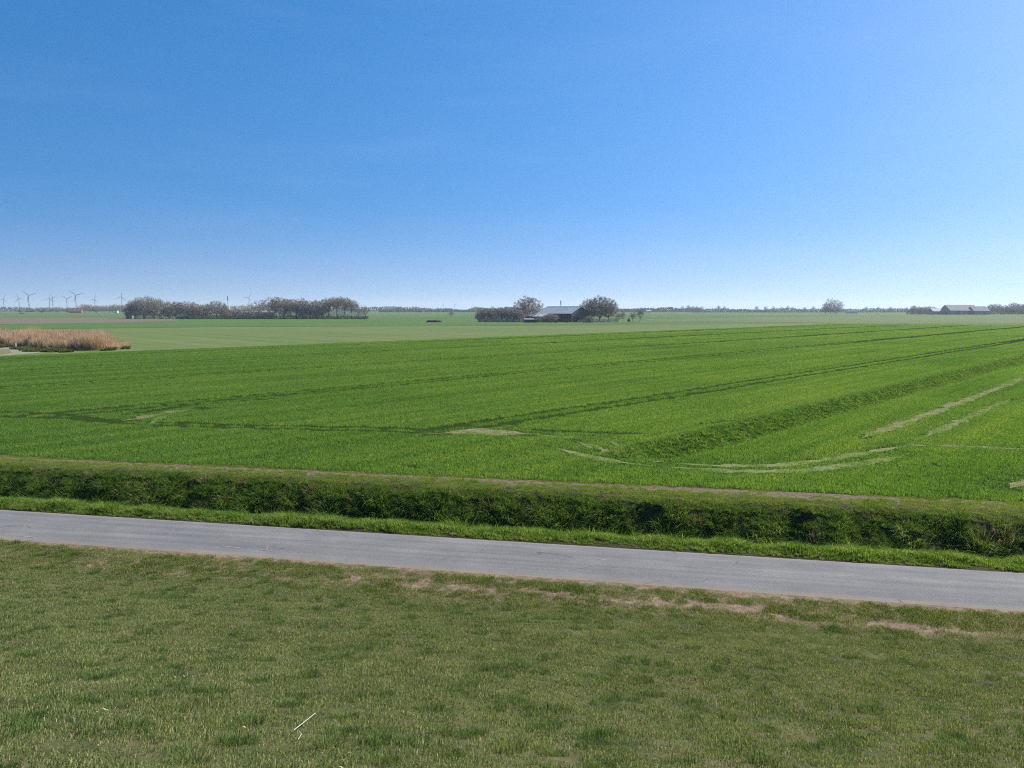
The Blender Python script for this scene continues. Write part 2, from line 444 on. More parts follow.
# ------------------------------------------------------------------ blades of grass: tiles, then scattered over the ground
def blades(name, n, size, h, w, lean, mat, seed, shape='square', dry=0.25, flop=0.5, upright=None):
    r = np.random.default_rng(seed)
    if shape == 'square': p = (r.random((n, 2)) - 0.5) * size
    else:
        a = r.random(n) * 2 * np.pi; q = np.sqrt(r.random(n)) * size / 2
        p = np.stack([np.cos(a) * q, np.sin(a) * q], 1)
    hh = h[0] + (h[1] - h[0]) * r.random(n) ** 1.3
    ww = w[0] + (w[1] - w[0]) * r.random(n)
    an = r.random(n) * 2 * np.pi
    la = r.random(n) * 2 * np.pi
    if shape == 'tuft': la = np.arctan2(p[:, 1], p[:, 0]) + (r.random(n) - 0.5) * 1.6
    ll = hh * (lean[0] + (lean[1] - lean[0]) * r.random(n))
    L = np.stack([np.cos(la) * ll, np.sin(la) * ll], 1)
    D = np.stack([np.cos(an), np.sin(an)], 1)
    z0 = -0.03 * np.ones(n)
    def row(xy, z): return np.concatenate([xy, z[:, None]], 1)
    b0 = row(p - D * ww[:, None] / 2, z0); b1 = row(p + D * ww[:, None] / 2, z0)
    mid = p + L * (flop * 0.6)
    m0 = row(mid - D * ww[:, None] * 0.42, hh * 0.62); m1 = row(mid + D * ww[:, None] * 0.42, hh * 0.62)
    tip = row(p + L, hh * np.clip(1.0 - 0.35 * (ll / hh) ** 2, 0.35, 1))
    V = np.stack([b0, b1, m1, m0, tip], 1).reshape(-1, 3)
    k = np.arange(n) * 5
    me = bpy.data.meshes.new(name)
    loops = np.stack([k, k + 1, k + 2, k + 3, k + 3, k + 2, k + 4], 1).ravel()
    me.vertices.add(len(V)); me.vertices.foreach_set('co', V.ravel())
    me.loops.add(len(loops)); me.loops.foreach_set('vertex_index', loops)
    st = np.stack([np.arange(n) * 7, np.arange(n) * 7 + 4], 1).ravel()
    me.polygons.add(2 * n); me.polygons.foreach_set('loop_start', st)
    me.update(calc_edges=True); me.validate()
    for nm, arr in (('tone', r.random(n)), ('dry', (r.random(n) < dry) * 0.75 + r.random(n) * 0.25)):
        at_ = me.attributes.new(nm, 'FLOAT', 'POINT'); at_.data.foreach_set('value', np.repeat(arr, 5).astype(np.float32))
    me.materials.append(mat)
    return bpy.data.objects.new(name, me)

_gn = [0]
def scatter(name, protos, P, rot, scl, idx, label, cat):
    c = bpy.data.collections.new('tiles_%03d' % _gn[0]); _gn[0] += 1
    for o in protos: c.objects.link(o)
    order = {o.name: i for i, o in enumerate(sorted(protos, key=lambda o: o.name))}
    remap = np.array([order[o.name] for o in protos])
    n = len(P)
    me = bpy.data.meshes.new(name)
    me.vertices.add(n); me.vertices.foreach_set('co', np.asarray(P, np.float32).ravel())
    a = me.attributes.new('rot', 'FLOAT_VECTOR', 'POINT'); a.data.foreach_set('vector', np.asarray(rot, np.float32).ravel())
    a = me.attributes.new('scl', 'FLOAT_VECTOR', 'POINT'); a.data.foreach_set('vector', np.asarray(scl, np.float32).ravel())
    a = me.attributes.new('pick', 'INT', 'POINT'); a.data.foreach_set('value', remap[np.asarray(idx, int)].astype(np.int32))
    o = link(bpy.data.objects.new(name, me))
    g = bpy.data.node_groups.new(name, 'GeometryNodeTree')
    g.interface.new_socket('Geometry', in_out='INPUT', socket_type='NodeSocketGeometry')
    g.interface.new_socket('Geometry', in_out='OUTPUT', socket_type='NodeSocketGeometry')
    N, Lk = g.nodes.new, g.links.new
    gi, go = N('NodeGroupInput'), N('NodeGroupOutput')
    ci = N('GeometryNodeCollectionInfo'); ci.inputs['Collection'].default_value = c
    ci.inputs['Separate Children'].default_value = True; ci.inputs['Reset Children'].default_value = True
    ip = N('GeometryNodeInstanceOnPoints'); ip.inputs['Pick Instance'].default_value = True
    def na(nm, t):
        k = N('GeometryNodeInputNamedAttribute'); k.data_type = t; k.inputs['Name'].default_value = nm
        return [s for s in k.outputs if s.enabled and s.name == 'Attribute'][0]
    Lk(gi.outputs[0], ip.inputs['Points']); Lk(ci.outputs[0], ip.inputs['Instance'])
    Lk(na('pick', 'INT'), ip.inputs['Instance Index'])
    Lk(na('rot', 'FLOAT_VECTOR'), ip.inputs['Rotation']); Lk(na('scl', 'FLOAT_VECTOR'), ip.inputs['Scale'])
    Lk(ip.outputs[0], go.inputs[0])
    md = o.modifiers.new('scatter', 'NODES'); md.node_group = g
    return tag(o, label, cat, kind='stuff')

def in_view(x, y, z, extra=60.0):
    """keep what the photograph could see, with room for a step to either side"""
    c, s_ = math.cos(PITCH), math.sin(PITCH)
    dz = z - EYE
    depth = y * c - dz * s_; up = y * s_ + dz * c
    d = np.maximum(depth, 0.5)
    px = x / d * F; py = -up / d * F
    m = extra + 2.2 / d * F
    return (depth > 1.0) & (np.abs(px) < 512 + m) & (py < 384 + m)

def spots(rng, x0, x1, y0, y1, step, fxy):
    a, b = np.meshgrid(np.arange(x0, x1, step), np.arange(y0, y1, step))
    a = a.ravel() + (rng.random(a.size) - 0.5) * step * 0.9; b = b.ravel() + (rng.random(b.size) - 0.5) * step * 0.9
    x, y = fxy(a, b)
    return a, b, x, y
def orient(rng, x, y, k=1.0, e=0.15):
    gx = (height(x + e, y) - height(x - e, y)) / (2 * e) * k
    gy = (height(x, y + e) - height(x, y - e)) / (2 * e) * k
    n = np.stack([-gx, -gy, np.ones_like(gx)], 1); n /= np.linalg.norm(n, axis=1)[:, None]
    yaw = rng.random(len(x)) * 2 * np.pi
    t = np.stack([np.cos(yaw), np.sin(yaw), np.zeros_like(yaw)], 1)
    t -= n * (t * n).sum(1)[:, None]; t /= np.linalg.norm(t, axis=1)[:, None]
    b = np.cross(n, t)
    return np.stack([np.arctan2(b[:, 2], n[:, 2]), np.arcsin(np.clip(-t[:, 2], -1, 1)), np.arctan2(t[:, 1], t[:, 0])], 1)
def s3(s): return np.repeat(np.asarray(s)[:, None], 3, 1)

M['turf'] = leaf_mat('turf_blades', [(0.086, 0.148, 0.050), (0.160, 0.220, 0.076), (0.235, 0.278, 0.108)], (0.47, 0.39, 0.23), 0.04, (0.9, 5.0), 0.32, gloss=0.0)
M['tuft'] = leaf_mat('turf_tuft_blades', [(0.076, 0.132, 0.044), (0.128, 0.192, 0.064), (0.19, 0.24, 0.09)], (0.36, 0.30, 0.17), -0.20, (0.9, 5.0), 0.32, gloss=0.0)
M['near_verge'] = leaf_mat('near_verge_blades', [(0.070, 0.118, 0.026), (0.115, 0.17, 0.038), (0.165, 0.21, 0.058)], (0.34, 0.28, 0.15), -0.1, (0.9, 4.0), 0.4, gloss=0.0)
M['margin'] = leaf_mat('margin_blades', [(0.125, 0.21, 0.036), (0.19, 0.28, 0.052), (0.26, 0.325, 0.08)], (0.44, 0.38, 0.20), -0.2, (0.9, 4.0), 0.4, gloss=0.0)
M['verge'] = leaf_mat('verge_blades', [(0.095, 0.185, 0.032), (0.15, 0.26, 0.05), (0.22, 0.32, 0.08)], (0.42, 0.42, 0.20), -0.15, (1.4, 6.0), 0.48, gloss=0.006)
M['bank_grass'] = leaf_mat('bank_blades', [(0.062, 0.125, 0.022), (0.11, 0.195, 0.035), (0.175, 0.26, 0.052)], (0.24, 0.20, 0.09), -0.42, (1.1, 4.0), 0.45, gloss=0.004)
M['wheat'] = leaf_mat('crop_blades', [(0.080, 0.200, 0.036), (0.125, 0.265, 0.050), (0.185, 0.315, 0.070)], None, 0, (0.05, 0.6), 0.58, (1.4, 1.15, 0.5), gloss=0.012, rows=True)
M['rough'] = leaf_mat('drain_blades', [(0.055, 0.14, 0.020), (0.105, 0.215, 0.034), (0.20, 0.30, 0.06)], (0.30, 0.33, 0.11), -0.22, (0.8, 3.0), 0.5, gloss=0.006)

rng = np.random.default_rng(7)
# --- grazed turf on the dike
turf = [blades('turf_tile', 430, 0.46, (0.018, 0.055), (0.003, 0.0065), (0.25, 1.1), M['turf'], 100 + k, dry=0.22) for k in range(5)]
turf += [blades('turf_tuft', 260, 0.30, (0.035, 0.10), (0.003, 0.006), (0.2, 0.9), M['tuft'], 120 + k, 'tuft', dry=0.08) for k in range(3)]
u, v, x, y = spots(rng, -36, 32, 4.2, 20.8, 0.29, uv2xy)
z = height(x, y)
k = in_view(x, y, z)
# wheel-worn soil along the lane and odd bare spots
worn_c = 19.25 + 0.25 * (vnoise(u / 5, u * 0, 41) - 0.5) - 0.01 * u
worn = np.exp(-((v - worn_c) / (0.17 + 0.26 * vnoise(u / 3, v * 0, 42))) ** 2) * np.clip((vnoise(u / 1.3, v / 0.35, 43) - 0.26) * 3.0, 0, 1) * np.clip((u + 9) / 4, 0, 1)
bare = np.clip((0.24 - fbm(x / 0.5, y / 0.5, 44)) * 8, 0, 1) * 0.9
k &= (rng.random(len(x)) > np.maximum(worn * 1.6, bare))
k &= v < 20.42 + 0.16 * (vnoise(u / 0.9, v * 0, 45) - 0.5)
u, v, x, y, z = u[k], v[k], x[k], y[k], z[k]
hs_ = 0.5 + 1.1 * fbm(x / 0.6, y / 0.6, 46)
pick = rng.integers(0, 5, len(x))
tuftm = (rng.random(len(x)) < 0.05 + 0.20 * np.clip((fbm(x / 0.35, y / 0.35, 47) - 0.50) * 6, 0, 1))
pick[tuftm] = rng.integers(5, 8, tuftm.sum())
sc_ = np.stack([np.ones_like(hs_), np.ones_like(hs_), hs_], 1) * (0.9 + 0.25 * rng.random(len(x)))[:, None]
scatter('turf', turf, np.stack([x, y, z], 1), orient(rng, x, y), sc_, pick, 'short grazed grass with straw patches covering the dike slope', 'grass')

# --- greener strip of verge beside the lane (near side)
vt = [blades('verge_tile', 170, 0.34, (0.03, 0.085), (0.005, 0.010), (0.3, 1.0), M['near_verge'], 140 + k) for k in range(4)]
u, v, x, y = spots(rng, -36, 32, 17.6, 20.8, 0.25, uv2xy)
z = height(x, y)
dens = np.clip((v - 17.6) / 1.4, 0, 1) * np.clip((fbm(u / 1.4, v / 0.5, 51) - 0.34) * 4.5, 0, 1)
worn_c = 19.25 + 0.25 * (vnoise(u / 5, u * 0, 41) - 0.5) - 0.01 * u
worn = np.exp(-((v - worn_c) / (0.17 + 0.26 * vnoise(u / 3, v * 0, 42))) ** 2) * np.clip((vnoise(u / 1.3, v / 0.35, 43) - 0.26) * 3.0, 0, 1) * np.clip((u + 9) / 4, 0, 1)
k = in_view(x, y, z) & (rng.random(len(x)) < dens * 0.75 - worn * 1.8) & (v < 20.40 + 0.16 * (vnoise(u / 0.9, v * 0, 45) - 0.5))
u, v, x, y, z = u[k], v[k], x[k], y[k], z[k]
scatter('verge_grass', vt, np.stack([x, y, z], 1), orient(rng, x, y), s3(0.75 + 0.5 * rng.random(len(x))), rng.integers(0, 4, len(x)), 'fresh green grass on the worn strip between dike and lane', 'grass')

# --- lush verge between lane and ditch, tall tussocks on the ditch banks
lt = [blades('lush_tuft', 190, 0.42, (0.07, 0.22), (0.006, 0.013), (0.25, 0.9), M['verge'], 160 + k, 'tuft') for k in range(4)]
u, v, x, y = spots(rng, -42, 38, 23.86, 25.3, 0.17, uv2xy)
z = height(x, y)
k = in_view(x, y, z) & (v > 23.98 + 0.18 * (vnoise(u / 0.5, v * 0, 61) - 0.5))
u, v, x, y, z = u[k], v[k], x[k], y[k], z[k]
hh = (0.30 + 0.70 * np.clip((v - 23.9) / 0.7, 0, 1)) * (0.05 + 2.0 * fbm(x / 0.8, y / 0.8, 62))
scatter('lush_verge_grass', lt, np.stack([x, y, z], 1), orient(rng, x, y, 0.4), s3(hh), rng.integers(0, 4, len(x)), 'lush knee-high grass between the lane and the ditch', 'grass')

bt = [blades('bank_tussock', 210, 0.50, (0.10, 0.34), (0.008, 0.018), (0.3, 1.2), M['bank_grass'], 180 + k, 'tuft') for k in range(5)]
M['straw'] = leaf_mat('dead_stalks', [(0.22, 0.16, 0.08), (0.34, 0.26, 0.14), (0.42, 0.34, 0.20)], None, 0, (0.8, 3.0), 0.3, (1.1, 1.0, 0.8), gloss=0.0)
bt += [blades('dead_stalks', 46, 0.5, (0.20, 0.48), (0.006, 0.011), (0.2, 1.0), M['straw'], 190 + k, 'tuft') for k in range(2)]
u, v, x, y = spots(rng, -48, 44, 25.3, 30.9, 0.23, uv2xy)
z = height(x, y)
v = v + rim_shift(x, y, v)
gap = fbm(x / 0.8, y / 0.8, 71)
k = in_view(x, y, z) & (v < 30.36) & (z > -1.55) & ((v > 28) | (rng.random(len(x)) < 0.5)) & (gap > 0.18)
u, v, x, y, z, gap = u[k], v[k], x[k], y[k], z[k], gap[k]
scatter('ditch_bank_grass', bt, np.stack([x, y, z], 1), orient(rng, x, y, 0.55), s3((0.45 + 1.45 * gap) * (0.7 + 0.6 * rng.random(len(x))) * np.interp(v, [25.3, 28, 29.5, 30.3, 31.2], [0.8, 1.0, 0.82, 0.38, 0.3]) * (0.6 + 0.8 * rng.random(len(x)))), np.where(rng.random(len(x)) < 0.07, rng.integers(5, 7, len(x)), rng.integers(0, 5, len(x))), 'dark tussocky grass and weeds on the shaded ditch bank', 'grass')

# --- short grass on the field margin
u, v, x, y = spots(rng, -48, 46, 29.6, 32.7, 0.18, uv2xy)
z = height(x, y)
v2 = v + rim_shift(x, y, v)
soil_w = np.exp(-((v - (32.16 + 0.1 * (vnoise(u / 3, v * 0, 81) - 0.5))) / (0.20 + 0.35 * np.clip((u + 4) / 8, 0, 1) * np.clip((9 - u) / 3, 0, 1))) ** 2)
soil_w *= np.clip((vnoise(u / 1.2, v / 0.5, 82) + 0.25), 0, 1) * np.interp(u, [-30, -10, 7, 10], [0.8, 0.9, 1.0, 0.2])
k = in_view(x, y, z) & (v2 > 30.1) & (rng.random(len(x)) > soil_w * 2.0) & (rng.random(len(x)) > 0.12 + 0.7 * (fbm(x / 0.9, y / 0.5, 83) < 0.30))
u, v, x, y, z = u[k], v[k], x[k], y[k], z[k]
mg = [blades('margin_tile', 170, 0.34, (0.03, 0.08), (0.005, 0.010), (0.3, 1.0), M['margin'], 150 + k) for k in range(4)]
scatter('margin_grass', mg, np.stack([x, y, z], 1), orient(rng, x, y), s3((0.35 + 0.75 * fbm(x / 0.6, y / 0.6, 84)) * (0.7 + 0.6 * rng.random(len(x)))), rng.integers(0, 4, len(x)), 'short grass on the margin between ditch and crop', 'grass')

# --- the crop, thinned where tractors turned
def seg_dist(x, y, pts):
    d = np.full(len(x), 1e9)
    for (ax, ay), (bx, by) in zip(pts[:-1], pts[1:]):
        ex, ey = bx - ax, by - ay
        t = np.clip(((x - ax) * ex + (y - ay) * ey) / (ex * ex + ey * ey), 0, 1)
        d = np.minimum(d, np.hypot(x - ax - t * ex, y - ay - t * ey))
    return d
def poly(*px): return [at(*q) for q in px]
BARE = [  # (centre line, half width, how bare)
    (poly((440, 433.5), (470, 431.5), (500, 433), (535, 434.5)), 1.05, 1.0),
    (poly((420, 433), (445, 433.5)), 0.3, 0.8), (poly((535, 434.5), (560, 437.5), (600, 437)), 0.3, 0.7),
    (poly((122, 421), (140, 418.5), (152, 415.5), (175, 411.5), (200, 409)), 0.75, 0.95), (poly((150, 424), (163, 417), (172, 413)), 0.3, 0.55),
    (poly((555, 447.5), (580, 454.5), (605, 460), (635, 464.5), (660, 467)), 0.34, 1.0),
    (poly((575, 441), (605, 450.5), (640, 459.5), (668, 463.5)), 0.38, 1.0),
    (poly((668, 463.5), (720, 466.5), (780, 465.5), (830, 459.5), (870, 452), (905, 446)), 0.34, 0.9),
    (poly((660, 467), (730, 471.5), (800, 471.5), (860, 464), (905, 455.5)), 0.32, 0.85),
    (poly((862, 438), (940, 410.5), (1030, 375.5)), 0.5, 1.0), (poly((925, 437), (965, 419), (1010, 399.5)), 0.38, 0.85),
    (poly((900, 445), (950, 446), (1010, 449), (1040, 450)), 0.45, 0.7),
    (poly((1010, 488), (1030, 478)), 0.5, 0.7),
    (poly((600, 437), (640, 455), (668, 461)), 0.2, 0.4),
    (poly((725, 337), (765, 336)), 1.4, 0.6), (poly((520, 341), (560, 340)), 0.9, 0.3),
]
TRAM = (-34.6, -60.3, -84.8, -109.2, -133.5)
HEAD = [poly((0, 413), (60, 414.5), (110, 420.5), (180, 424), (260, 426.5), (384, 428.5), (440, 430)), poly((0, 418), (60, 419), (110, 423.5), (180, 427.0), (260, 429.5), (384, 432), (430, 434)),
        poly((120, 416), (190, 406), (270, 399.5)), poly((540, 431), (600, 433.5), (640, 435)), poly((700, 425), (760, 419))]
wh = [blades('crop_tile_a', 170, 0.62, (0.09, 0.19), (0.008, 0.015), (0.25, 0.8), M['wheat'], 200 + k) for k in range(4)]
wh += [blades('crop_tile_b', 330, 1.25, (0.09, 0.19), (0.016, 0.028), (0.25, 0.8), M['wheat'], 210 + k) for k in range(3)]
wh += [blades('crop_tile_c', 560, 2.5, (0.09, 0.19), (0.035, 0.06), (0.25, 0.8), M['wheat'], 220 + k) for k in range(3)]
PP, RR, SSx, II = [], [], [], []
def near_tram(ss): return np.min(np.abs(ss[:, None] - np.array(TRAM)[None, :]), 1)
def sow(x, y, half, lo, nk, tram_only):
    vv, ss = xy2v(x, y), xy2s(x, y)
    k = (vv > V_WHEAT + 0.10 * (1 + vnoise(x / 1.5, y / 1.5, 91))) & (vv < V_END - half) & (ss > S_LEFT + half) & in_view(x, y, x * 0, 30)
    nt = near_tram(ss)
    k &= (nt < 2.3) if tram_only else ((nt >= 2.3) | (vv < 44))
    # the field drain keeps its own rough grass
    k &= ~((ss > -22.75) & (ss < -19.35) & (vv > 39.3) & (vv < 165))
    x, y, vv, ss = x[k], y[k], vv[k], ss[k]
    drop = np.zeros(len(x))
    for pts, hw, amt in BARE:
        d = seg_dist(x, y, pts)
        wob = hw * (0.55 + 0.7 * vnoise(x / 2.4, y / 2.4, 93)) + 0.25 * (vnoise(x / 0.6, y / 0.6, 92) - 0.5)
        drop = np.maximum(drop, amt * np.clip((wob + 0.32 - d) / 0.5, 0, 1))
    low = np.zeros(len(x))
    for t0 in TRAM:
        for o_ in (-0.95, 0.95):
            low = np.maximum(low, np.abs(ss - t0 - o_ - 0.3 * (vnoise(vv / 14, vv * 0, 95) - 0.5)) < 0.26 + np.clip((vv - 90) / 120, 0, 1) * 0.5 + half * 0.75)
    low = low * (vv > 44)
    for pts in HEAD: low = np.maximum(low, seg_dist(x, y, pts) < 0.20 + half * 0.75)
    bald = np.clip((0.19 - fbm(x / 3.0, y / 3.0, 97)) * 12, 0, 0.6)
    k = rng.random(len(x)) > np.maximum(np.maximum(drop * 0.95, low), bald)
    x, y, vv, ss = x[k], y[k], vv[k], ss[k]
    hsx = 0.80 + 0.36 * fbm(x / 7, y / 7, 98) + 0.22 * (fbm(x / 0.9, y / 0.9, 99) - 0.5) + 0.30 * (fbm(ss / 1.3, vv / 40, 100) - 0.5)
    hsx *= 1.15 - 0.15 * np.clip((vv - V_WHEAT) / 0.8, 0, 1)
    near = np.full(len(x), 9.0)      # stunted plants beside the wheelings
    for pts, hw, amt in BARE: near = np.minimum(near, seg_dist(x, y, pts) - hw)
    hsx *= np.interp(near, [0.0, 0.5, 1.2], [0.50, 0.65, 1.0])
    sc_ = np.stack([np.ones_like(hsx), np.ones_like(hsx), hsx], 1) * (0.92 + 0.2 * rng.random(len(x)))[:, None]
    PP.append(np.stack([x, y, height(x, y)], 1)); SSx.append(sc_)
    RR.append(np.stack([x * 0, x * 0, rng.random(len(x)) * 2 * np.pi], 1)); II.append(lo + rng.integers(0, nk, len(x)))
for step, y0, y1, lo, nk in ((0.44, 26, 92, 0, 4), (0.9, 92, 190, 4, 3), (1.8, 190, 420, 7, 3)):
    a, b = np.meshgrid(np.arange(-0.72 * y1 - 12, 0.72 * y1 + 12, step), np.arange(y0, y1, step))
    sow(a.ravel() + (rng.random(a.size) - 0.5) * step * 0.8, b.ravel() + (rng.random(b.size) - 0.5) * step * 0.8, step * 0.7, lo, nk, False)
for t0 in TRAM:
    _, _, x, y = spots(rng, t0 - 2.3, t0 + 2.3, 44, V_END, 0.46, sv2xy)
    sow(x, y, 0.31, 0, 4, True)
def m_sand():
    t = NT('dry_soil')
    p = t.pos()
    c = t.ramp(t.noise(p, 2.5, 5, 0.7), [(0.32, (0.05, 0.07, 0.022)), (0.48, (0.16, 0.15, 0.075)), (0.7, (0.27, 0.24, 0.14))])
    return t.pbr(c, 0.95, 0.1, t.bump(t.noise(p, 12, 4), 0.7, 0.06))
M['sand'] = m_sand(); M['trodden'] = plain('trodden_crop', (0.165, 0.185, 0.075), 0.95, 0.05, 0.55, 2.5)
def ribbon(name, pts, hw, mat):
    P = []
    for (ax, ay), (bx, by) in zip(pts[:-1], pts[1:]):
        n = max(2, int(math.hypot(bx - ax, by - ay) / 0.3))
        P += [(ax + (bx - ax) * i / n, ay + (by - ay) * i / n) for i in range(n)]
    P.append(pts[-1]); P = np.array(P)
    T = np.gradient(P, axis=0); T /= np.linalg.norm(T, axis=1)[:, None]
    N_ = np.stack([-T[:, 1], T[:, 0]], 1)
    w = hw * (0.25 + 1.2 * vnoise(P[:, 0] / 0.7, P[:, 1] / 0.7, 111))
    run = np.concatenate([[0], np.cumsum(np.linalg.norm(np.diff(P, axis=0), axis=1))])
    w *= np.clip(np.minimum(run, run[-1] - run) / 2.5 + 0.05, 0, 1)
    V = []
    for q in (P - N_ * w[:, None], P, P + N_ * w[:, None]):
        V.append(np.stack([q[:, 0], q[:, 1], height(q[:, 0], q[:, 1]) + 0.012], 1))
    n = len(P)
    fs = [(c * n + i, c * n + i + 1, (c + 1) * n + i + 1, (c + 1) * n + i) for c in (0, 1) for i in range(n - 1)]
    return structure(mesh_obj(name, [tuple(q) for q in np.concatenate(V)], [f[::-1] for f in fs], mat))
for i, (pts, hw, amt) in enumerate(BARE):
    ribbon('bare_track', pts, hw * 0.95 + 0.05, M['sand'] if hw > 0.36 else M['trodden'])
wh_sparse = [blades('crop_sparse', 26, 0.6, (0.04, 0.13), (0.008, 0.015), (0.3, 1.0), M['wheat'], 230 + k) for k in range(3)]
for pts, hw, amt in BARE:
    for (ax, ay), (bx, by) in zip(pts[:-1], pts[1:]):
        L_ = math.hypot(bx - ax, by - ay); n = int(L_ * (hw * 2 + 0.7) * 7)
        t = rng.random(n); off = (rng.random(n) - 0.5) * 2 * (hw + 0.35)
        x = ax + (bx - ax) * t - (by - ay) / L_ * off; y = ay + (by - ay) * t + (bx - ax) / L_ * off
        k = vnoise(x / 0.5, y / 0.5, 94) + 0.55 * np.abs(off) / (hw + 0.35) > 0.40
        x, y = x[k], y[k]
        PP.append(np.stack([x, y, height(x, y)], 1)); RR.append(np.stack([x * 0, x * 0, rng.random(len(x)) * 6.28], 1))
        SSx.append(s3(0.8 + 0.5 * rng.random(len(x)))); II.append(10 + rng.integers(0, 3, len(x)))
wh += wh_sparse
scatter('winter_crop', wh, np.concatenate(PP), np.concatenate(RR), np.concatenate(SSx), np.concatenate(II), 'bright green winter cereal standing in the wide field', 'crop')

# --- rough grass in the field drain
rt = [blades('drain_tuft', 150, 0.55, (0.08, 0.26), (0.010, 0.02), (0.4, 1.3), M['rough'], 240 + k, 'tuft') for k in range(4)]
s_, v_, x, y = spots(rng, -22.9, -19.2, 39.0, 165, 0.34, sv2xy)
z = height(x, y)
k = in_view(x, y, z, 20) & (fbm(x / 0.8, y / 0.8, 101) > 0.22) 
x, y, z, s_, v_ = x[k], y[k], z[k], s_[k], v_[k]
hh = (0.55 + 0.7 * fbm(x / 0.9, y / 0.9, 102)) * np.interp(s_, [-23.3, -22, -20, -18.8], [0.7, 1.1, 0.9, 0.6])
scatter('drain_grass', rt, np.stack([x, y, z], 1), orient(rng, x, y, 0.7), s3(hh), rng.integers(0, 4, len(x)), 'rough tufted grass lining the shallow drain across the crop', 'grass')

# ------------------------------------------------------------------ bare winter trees
def prism(v, f, p, q, r0, r1):
    d = q - p; L = np.linalg.norm(d)
    if L < 1e-5: return
    d = d / L
    a = np.cross(d, (0.31, 0.87, 0.38)); a /= np.linalg.norm(a); b = np.cross(d, a)
    k = len(v)
    for c, r in ((p, r0), (q, r1)):
        for t in (0, 2.094, 4.189): v.append(c + (a * math.cos(t) + b * math.sin(t)) * r)
    f += [(k, k + 1, k + 4, k + 3), (k + 1, k + 2, k + 5, k + 4), (k + 2, k, k + 3, k + 5)]

def tree_meshes(name, seed, H=14.0, W=14.0, cb=0.18, n=240, twigs=9, twl=1.1, tww=0.055, stems=1, vase=0.0, mat_t=None, mat_c=None, rt=0.022):
    r = np.random.default_rng(seed)
    T = []
    while len(T) < n:
        q = r.normal(size=3); q /= np.linalg.norm(q); q *= r.random() ** 0.42
        if q[2] < 0: q[2] *= 0.85
        z = (cb + (1 - cb) * 0.5 * (1 + q[2])) * H
        sh = 1.0 - vase * (1 - z / H)
        lump = 0.82 + 0.36 * vnoise(np.array(math.atan2(q[1], q[0]) * 1.3), np.array(q[2] * 2.2), seed)
        T.append((q[0] * W / 2 * sh * lump, q[1] * W / 2 * sh * lump, z * (0.9 + 0.1 * lump)))
    T = np.array(T)
    nodes, par, dist = [], [], []
    for k in range(stems):
        o = np.array([(r.random() - 0.5), (r.random() - 0.5), 0]) * (0.12 * W if stems > 1 else 0)
        if k == 0: nodes.append(np.array([0, 0, -0.2])); par.append(-1); dist.append(0.0)
        base = 0
        top = o + np.array([r.normal() * 0.25, r.normal() * 0.25, H * (cb + 0.06)])
        for j in range(1, 4):
            nodes.append(o + (top - o) * j / 3 + r.normal(size=3) * (0.05, 0.05, 0)); par.append(base if j == 1 else len(nodes) - 2); dist.append(H * cb * j / 3)
    roots = len(nodes)
    fork = np.array([0, 0, H * cb])
    for t in T[np.argsort(np.linalg.norm((T - fork) * (1, 1, 0.8), axis=1))]:
        A = np.array(nodes); d = np.linalg.norm(A - t, axis=1)
        cost = d + 0.30 * np.array(dist) + np.where(A[:, 2] > t[2] + 0.3, 1.5, 0) + np.where(A[:, 2] < H * cb * 0.7, 3.0, 0)
        j = int(np.argmin(cost))
        if d[j] > 2.2:   # bend long reaches
            m = (A[j] + t) / 2 + np.array([0, 0, 0.12 * d[j]]) + r.normal(size=3) * 0.12
            nodes.append(m); par.append(j); dist.append(dist[j] + d[j] / 2); j = len(nodes) - 1
        nodes.append(t); par.append(j); dist.append(dist[j] + np.linalg.norm(nodes[j] - t))
    N = len(nodes); w = np.ones(N)
    for i in range(N - 1, -1, -1):
        if par[i] >= 0: w[par[i]] += w[i]
    rad = rt * np.sqrt(w) * (H / 14)
    tv, tf, cv, cf = [], [], [], []
    for i in range(N):
        if par[i] < 0: continue
        p, q = np.array(nodes[par[i]], float), np.array(nodes[i], float)
        r0 = min(rad[par[i]], rad[i] * 1.6); r1 = rad[i] * 0.85
        if w[i] > n * 0.05 or i < roots: prism(tv, tf, p, q, r0, r1)
        else: prism(cv, cf, p, q, max(r0, 0.035), max(r1, 0.025))
    cen = np.array([0, 0, H * (cb + (1 - cb) * 0.35)])
    for i in range(roots, N):
        p = np.array(nodes[i])
        out = p - cen; out /= np.linalg.norm(out) + 1e-6
        for _ in range(twigs):
            d = out * 0.7 + r.normal(size=3) * 0.6 + np.array([0, 0, 0.25]); d /= np.linalg.norm(d)
            l = twl * (0.5 + 0.9 * r.random())
            s = np.cross(d, r.normal(size=3)); s /= np.linalg.norm(s)
            p0 = p + r.normal(size=3) * 0.25
            k = len(cv)
            cv += [p0 - s * tww / 2, p0 + s * tww / 2, p0 + d * l * 0.55 + s * tww * 0.5 + r.normal(size=3) * 0.06, p0 + d * l]
            cf += [(k, k + 1, k + 2), (k, k + 2, k + 3)]
    out = []
    for nm, v, f, m in (('trunk', tv, tf, mat_t), ('crown', cv, cf, mat_c)):
        me = bpy.data.meshes.new(name + '_' + nm)
        me.from_pydata([tuple(map(float, q)) for q in v], [], f); me.materials.append(m); me.update()
        out.append(me)
    return out, H, W

